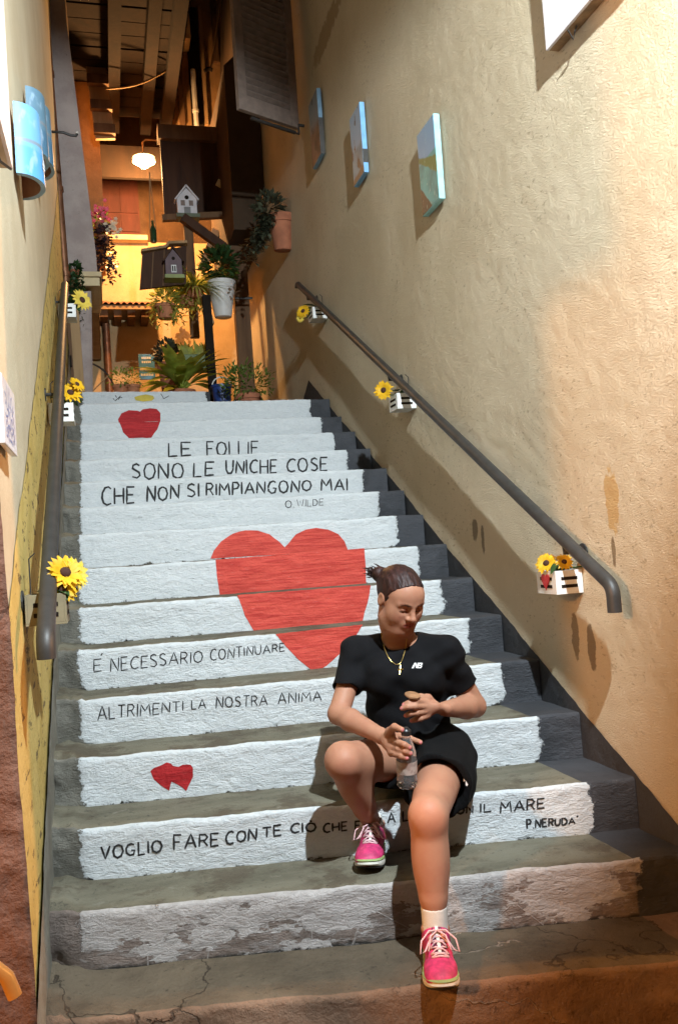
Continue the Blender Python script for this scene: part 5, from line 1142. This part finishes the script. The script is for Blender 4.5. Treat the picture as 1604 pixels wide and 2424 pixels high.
# shorts
lo3 = np.min([kneeR, kneeL, hipR], 0)-A(.05, .05, .14); hi3 = np.max([hipR, hipL], 0)+A(.22, .22, .16)
sh = SDF(lo3, hi3, .0042); sh.ell(PX(990, 1785, 2.98), A(.165, .112, .135), AX3, .03); sh.ell(PX(975, 1740, 2.955), A(.150, .07, .12), AX3, .04)
hemL, hemR = hipL+(kneeL-hipL)*.56, hipR+(kneeR-hipR)*.44
sh.cone(hipR, hemR+(kneeR-hipR)*.05, .098, .088, .03); sh.cone(hipL, hemL+(kneeL-hipL)*.05, .108, .104, .03); sh.cone(PX(1085, 1845, 2.80), PX(1095, 1858, 2.72), .045, .035, .05)
G = sh.grid(); gp = np.stack(G, -1)-wo; a1 = gp@R_; a2 = gp@U_; sh.F += (.0035*np.sin(a1*60+a2*40+3*np.sin(a2*25))+.002*np.sin(a1*25-a2*90)).astype(np.float32)
for (h_, d_) in ((hemL, nrm(nrm(kneeL-hipL)+.15*R_)), (hemR, nrm(kneeR-hipR))):
    sl, P = sh._sub(h_-A(.17, .17, .17), h_+d_*.12+A(.17, .17, .17), .0); q = (P-h_)@d_
    near = np.linalg.norm((P-h_)-q[..., None]*d_, axis=-1) < .155
    sh.F[sl] = np.where(near & (q > -.0), np.maximum(sh.F[sl], q.astype(np.float32)), sh.F[sl])
sh.cone(hemL-nrm(kneeL-hipL)*.04, hemL+nrm(kneeL-hipL)*.05, .080, .092, .004, True); sh.cone(hemR-nrm(kneeR-hipR)*.04, hemR+nrm(kneeR-hipR)*.05, .074, .080, .004, True)
so, sV, sQ = sh.build('shorts', M_SHORT, woman, wo)
# hair: swept back to a small spiky bun
hb_ = SDF(HC-.17, HC+.17, .0026)
hb_.ell(hd_(0, -.018, .033), A(.081, .100, .090)*HS, HAX, .01); hb_.ell(hd_(0, .044, .041), A(.0605, .048, .054)*HS, HAX, .02)
G = hb_.grid(); q = (np.stack(G, -1)-HC)@HAX.T/HS
hb_.F += (.0007*np.sin(q[..., 0]*260+q[..., 2]*60)+.0005*np.sin(q[..., 0]*480+q[..., 1]*90)).astype(np.float32)
xa = np.abs(q[..., 0]); line = q[..., 1]-.004*vn(q[..., 0]*120+50, q[..., 2]*20, 91, 2)-(.066-.62*np.clip(.090-q[..., 2], 0, 1)-.20*np.clip(xa-.035, 0, 1)+.35*np.clip(q[..., 2]-.088, 0, 1))
line = np.where((q[..., 2] < .03) & (q[..., 2] > -.022) & (xa > .055), np.minimum(line, (q[..., 1]-.030)), line)
hb_.F = np.maximum(hb_.F, (line*HS*.8).astype(np.float32)); low = -.045-q[..., 2]+.25*np.clip(-q[..., 1]-.02, 0, 1)*0; hb_.F = np.maximum(hb_.F, (low*HS).astype(np.float32))
hb_.ell(hd_(-.045, -.105, .050), A(.030, .028, .030)*HS, HAX, .012)
ho, hV, hQ = hb_.build('hair', M_HAIR, woman, wo)
R = random.Random(77); mb = MB()
for i in range(26):
    b = hd_(-.052+R.uniform(-.016, .016), -.115+R.uniform(-.012, .012), .052+R.uniform(-.018, .018)); d = nrm(-R_+R.uniform(-.25, .75)*U_+FW*R.uniform(-.2, .5)); L = R.uniform(.025, .052)
    mb.tube([b-wo, b-wo+d*L*.6, b-wo+d*L+U_*R.uniform(-.01, .006)], [.0032, .0022, .0005], 4)
for i in range(14):
    b = hd_(R.uniform(-.05, .05), .070-abs(R.uniform(0, .02)), .086); mb.tube([b-wo, b-wo+(-Fh*.03+Uh*.012)*R.uniform(.6, 1), b-wo-Fh*.06+Uh*.016], [.0008, .0014, .0008], 4)
mb.build('hair_strand', M_HAIR, ho, True)
# shoes and socks
M_SHOE = plain('pink mesh', (.52, .035, .14), .55, .25, 60, 300, .35); M_SHOE2 = plain('wine mesh', (.14, .012, .045), .6, .2, 60, 300, .3); M_SOLE = plain('white sole', (.62, .60, .54), .6, .08, 20); M_LIME = plain('lime sole trim', (.30, .40, .16), .55); M_OUT = plain('black outsole', (.02, .02, .02), .8); M_LACE = plain('pale pink lace', (.66, .42, .45), .8, .1, 40)
def shoe(ank, zf, hdg, label):
    f = nrm(A(hdg[0], hdg[1], 0)); r = A(f[1], -f[0], 0); u = A(0, 0, 1); o = A(ank[0], ank[1], zf)+f*.012
    P = lambda x, y, z: o+r*x+f*y+u*z
    AXS = np.stack([r, f, u]); t = tag(bpy.data.objects.new('shoe', None)); link(t, woman); t.location = o-wo; t['label'] = label
    d = SDF(o-A(.24, .26, .02), o+A(.24, .26, .16), .0028)
    d.ell(P(0, -.035, .046), A(.034, .042, .040), AXS, .01); d.ell(P(0, .03, .044), A(.036, .060, .036), AXS, .02); d.ell(P(.002, .105, .036), A(.044, .062, .031), AXS, .02); d.ell(P(.006, .142, .031), A(.040, .040, .025), AXS, .015)
    d.cone(P(0, -.02, .05), P(0, -.012, .076), .036, .037, .02); d.cone(P(0, .060, .058), P(0, .012, .084), .029, .025, .02)
    d.cone(P(0, -.012, .066), P(0, -.012, .14), .028, .034, .006, True)
    d.clip(P(0, 0, .020), -u)
    up, _, _ = d.build('upper', M_SHOE, t, o)
    out = [(-.031, -.06), (-.036, -.02), (-.034, .03), (-.042, .085), (-.042, .13), (-.03, .168), (0, .184), (.03, .172), (.048, .135), (.049, .09), (.040, .03), (.037, -.02), (.030, -.06), (0, -.078)]
    def sole(z0, z1, g, nm, m, wav=0):
        mb = MB(); K = 56; pts = []
        for k in range(K):
            q = k/K*len(out); i = int(q); w = q-i; p = [np.array(out[(i+j-1) % len(out)]) for j in range(4)]
            c = .5*((2*p[1])+(-p[0]+p[2])*w+(2*p[0]-5*p[1]+4*p[2]-p[3])*w*w+(-p[0]+3*p[1]-3*p[2]+p[3])*w**3); pts.append(c*(1+g))
        rows = []
        for (zz_, gg) in ((z0, .985), ((z0+z1)/2, 1.02), (z1, .985)): rows.append([r*c[0]*gg+f*(.05+(c[1]-.05)*gg)+u*(zz_+(wav*math.sin(c[1]*55) if zz_ > z0 else 0)+.028*max(0, (c[1]-.10)/.08)**2*.55) for c in pts])
        v = [p for rr in rows for p in rr]; fc = [(a*K+k, a*K+(k+1) % K, (a+1)*K+(k+1) % K, (a+1)*K+k) for a in range(2) for k in range(K)]; fc += [list(range(K))[::-1], [2*K+k for k in range(K)]]
        mb.add(v, fc); return mb.build(nm, m, t, True, auto=50)
    sole(0, .0065, -.02, 'outsole', M_OUT); sole(.0068, .020, .02, 'midsole', M_SOLE, .002); sole(.0203, .027, .012, 'trim', M_LIME, .003)
    bvh = BVHTree.FromPolygons([tuple(p) for p in (np.array([v.co[:] for v in up.data.vertices])+o)], [tuple(p.vertices) for p in up.data.polygons])
    def on(x, y, off=.0025):
        h = bvh.ray_cast(Vector(P(x, y, .25)), Vector((0, 0, -1))); return np.array(h[0])+np.array(h[1])*off-o if h[0] is not None else P(x, y, .08)-o
    # tongue panel, lace rows, bow
    mb = MB(); ys_ = np.linspace(.022, .098, 8); v = []; 
    for y in ys_: v += [on(-.013, y, .0012), on(0, y, .0012), on(.013, y, .0012)]
    mb.add(v, [(3*i+a, 3*i+a+1, 3*i+a+4, 3*i+a+3) for i in range(7) for a in (0, 1)]); mb.build('tongue', M_SHOE2, up)
    mb = MB(); v = []
    for y in ys_: v += [on(-.004, y, .003), on(.004, y, .003)]
    mb.add(v, [(2*i, 2*i+1, 2*i+3, 2*i+2) for i in range(7)]); mb.build('tongue_stripe', M_SOLE, up)
    for i in range(5):
        y = .03+.016*i
        for sg in (-1, 1): mb = MB(); mb.tube([on(-.022*sg, y, .003), on(-.008*sg, y+.005, .006), on(.008*sg, y+.010, .006), on(.022*sg, y+.015, .003)], .0024, 6); mb.build('lace', M_LACE, up, True)
    mb = MB(); mb.tube([on(-.022, .108, .002), on(0, .112, .004), on(.022, .108, .002)], .0028, 6); mb.build('lace', M_LACE, up, True)
    k0 = on(0, .040, .008)
    for sg in (-1, 1):
        pts = [k0, k0+r*.022*sg+f*.012+u*.006, k0+r*.046*sg+f*.034-u*.010, k0+r*.052*sg+f*.056-u*.034, k0+r*.038*sg+f*.050-u*.030, k0+r*.018*sg+f*.022-u*.004, k0]
        mb = MB(); mb.tube(pts, .0023, 6); mb.tube([k0, k0+r*.020*sg+f*.03-u*.0, k0+r*.030*sg+f*.06-u*.026], .0023, 6); mb.build('lace_bow', M_LACE, up, True)
    mb = MB()
    for sg in (-1, 1):
        for i in range(3): a = on(.030*sg, .055+.018*i, .0012); b = on(.036*sg, .062+.018*i, .0012); mb.tube([a, b+f*.012], .003, 4)
    # dark collar ring
    ring = [P(.031*math.cos(a), -.012+.034*math.sin(a), .078+.007*math.sin(a))-o for a in np.linspace(0, 2*math.pi, 22)]; mb = MB(); mb.tube(ring, .006, 8, False); mb.build('collar', M_SHOE2, up, True)
    # sock
    d = SDF(o-A(.10, .10, -.04), o+A(.10, .10, .19), .0032); top_ = ank+(nrm((kneeL if ank is ankL else kneeR)-ank))*(.062 if ank is ankL else .022); d.cone(P(0, -.012, .05), ank, .034, .0350, .01); d.cone(ank, top_, .0350, .0365, .006); d.clip(top_+nrm(top_-ank)*.006, nrm(top_-ank))
    d.build('sock', M_SOCK, woman, wo)
    return t
shoe(ankR, NOSE[1][2]+.008, (-.37, -.93), 'pink trainer on the upper step, in the shade of the leg')
shoe(ankL, NOSE[0][2]+.006, (-.26, -.965), 'pink trainer with lime sole edge on the lowest step')
# chest logo, shorts mark, necklace: laid on the cloth
def bvh_of(V, Q): return BVHTree.FromPolygons([tuple(p) for p in V], [tuple(int(i) for i in q) for q in Q])
TB = bvh_of(tV, tQ); SB = bvh_of(sV, sQ); BB = bvh_of(bV, bQ)
def on_cloth(u, v, trees, off=.0015):
    best = None; d = ray(u, v); d = d/np.linalg.norm(d)
    for T in trees:
        h = T.ray_cast(Vector(EYE), Vector(d))
        if h[0] is not None and (best is None or h[3] < best[3]): best = h
    return np.array(best[0])-d*off
def mark(polys, name, trees, mat, par, off=.0016):
    mb = MB()
    for p in polys: mb.add([on_cloth(u, v, trees, off)-wo for u, v in p], [list(range(len(p)))])
    return mb.build(name, mat, par)
L_ = lambda x, y: (880+x*.1148, 1500+y*.1148)
M_LOGO = plain('white print', (.75, .75, .75), .7, .03)
mark([[L_(*q) for q in p] for p in ([(812, 715), (875, 600), (905, 600), (858, 712)], [(880, 605), (905, 600), (935, 700), (905, 712)], [(905, 712), (935, 700), (962, 600), (940, 600)])], 'chest_letter', [TB], M_LOGO, to)
mark([[L_(*q) for q in p] for p in ([(925, 712), (968, 600), (990, 600), (950, 712)], [(985, 600), (1035, 600), (1042, 625), (1022, 650), (1000, 650), (1012, 622), (980, 622)], [(972, 645), (1025, 648), (1030, 680), (1005, 712), (950, 712), (955, 692), (995, 690), (1003, 668), (966, 665)])], 'chest_letter', [TB], M_LOGO, to)
S_ = lambda x, y: (880+x*.1786, 1600+y*.1786)
mark([[S_(*q) for q in p] for p in ([(1190, 1385), (1212, 1360), (1235, 1390), (1215, 1402)], [(1212, 1400), (1240, 1388), (1272, 1440), (1258, 1462), (1240, 1450)])], 'shorts_mark', [SB], M_LOGO, so)
nk = [(901, 1492), (904, 1512), (909, 1533), (917, 1553), (926, 1566), (937, 1573), (946, 1571), (951, 1563), (956, 1548), (960, 1530), (962, 1512)]
nl = bpy.data.objects.new('necklace', None); link(nl, woman)
mb = MB(); mb.tube([on_cloth(u, v, [TB, BB], .004)-wo for u, v in nk], .0010, 6); mb.build('chain', M_GOLD, nl, True)
a, b = on_cloth(947.5, 1574, [TB], .006)-wo, on_cloth(945.5, 1596, [TB], .006)-wo; c, d = on_cloth(941, 1585, [TB], .006)-wo, on_cloth(954, 1584, [TB], .006)-wo
mb = MB(); mb.bar(a, b, .0026, .0016, FW); mb.bar(c, d, .0036, .0018, FW); mb.build('cross', M_GOLD, nl)
# bottle and biscuit in her hands
n = N('clear plastic'); M_CLEAR = n.done((.92, .93, .95), .08, None, Transmission_Weight=.92, IOR=1.12)
bax = nrm(bt1-bt0); t = thing('water_bottle', 'clear plastic water bottle with a black cap held in her right hand', 'bottle', None, bt0); Lb = np.linalg.norm(bt1-bt0)
prof = [(.001, .004), (.016, .002), (.026, .0), (.030, .006), (.0305, .035), (.0295, .040), (.0305, .045), (.0305, .085), (.029, .090), (.030, .096), (.028, .110), (.022, .130), (.016, .145), (.0125, .153), (.0125, .160)]
q = (Lb-.022)/.160; mb = MB(); mb.lathe([(r, h*q) for r, h in prof], (0, 0, 0), bax, 28); mb.build('bottle', M_CLEAR, t, True, auto=60)
mb = MB(); mb.lathe([(.0145, .0), (.0148, .003), (.0148, .014), (.010, .0175), (.008, .022), (.001, .022)], bax*(Lb-.022), bax, 20); mb.build('cap', plain('black cap', (.02, .02, .022), .35), t, True, auto=40)
n = N('bottle label'); M_LAB = n.done(n.mix(n.step(n.noise(60, 3), .45, .6), (.62, .52, .47), (.45, .34, .30)), .4, None, Transmission_Weight=.35)
mb = MB(); K = 28; xh = nrm(np.cross(bax, FW)); yh = np.cross(bax, xh); v = [bax*h*q+.0309*(math.cos(a)*xh+math.sin(a)*yh) for h in (.046, .084) for a in np.linspace(0, 2*math.pi, K, endpoint=False)]; mb.add(v, [(k, (k+1) % K, K+(k+1) % K, K+k) for k in range(K)]); mb.build('label_band', M_LAB, t, True)
n = N('water'); mb = MB(); mb.lathe([(.001, .005), (.0285, .007), (.029, .038), (.028, .04), (.029, .045), (.029, .055), (.001, .055)], (0, 0, 0), bax, 24); mb.build('water', n.done((.85, .88, .9), .02, None, Transmission_Weight=1.0, IOR=1.33), t, True, auto=50)
cc = PX(976, 1646, 2.695); t = thing('biscuit', 'small brown biscuit held between the fingers of her left hand', 'biscuit', None, cc); ca = nrm(UP*.97-FW*.16+RT*.14)
mb = MB(); mb.lathe([(.001, -.0052), (.021, -.005), (.025, -.002), (.025, .002), (.021, .005), (.001, .0055)], (0, 0, 0), ca, 22); mb.build('biscuit', plain('baked biscuit', (.30, .15, .07), .8, .25, 40, 120, .4), t, True, auto=40)
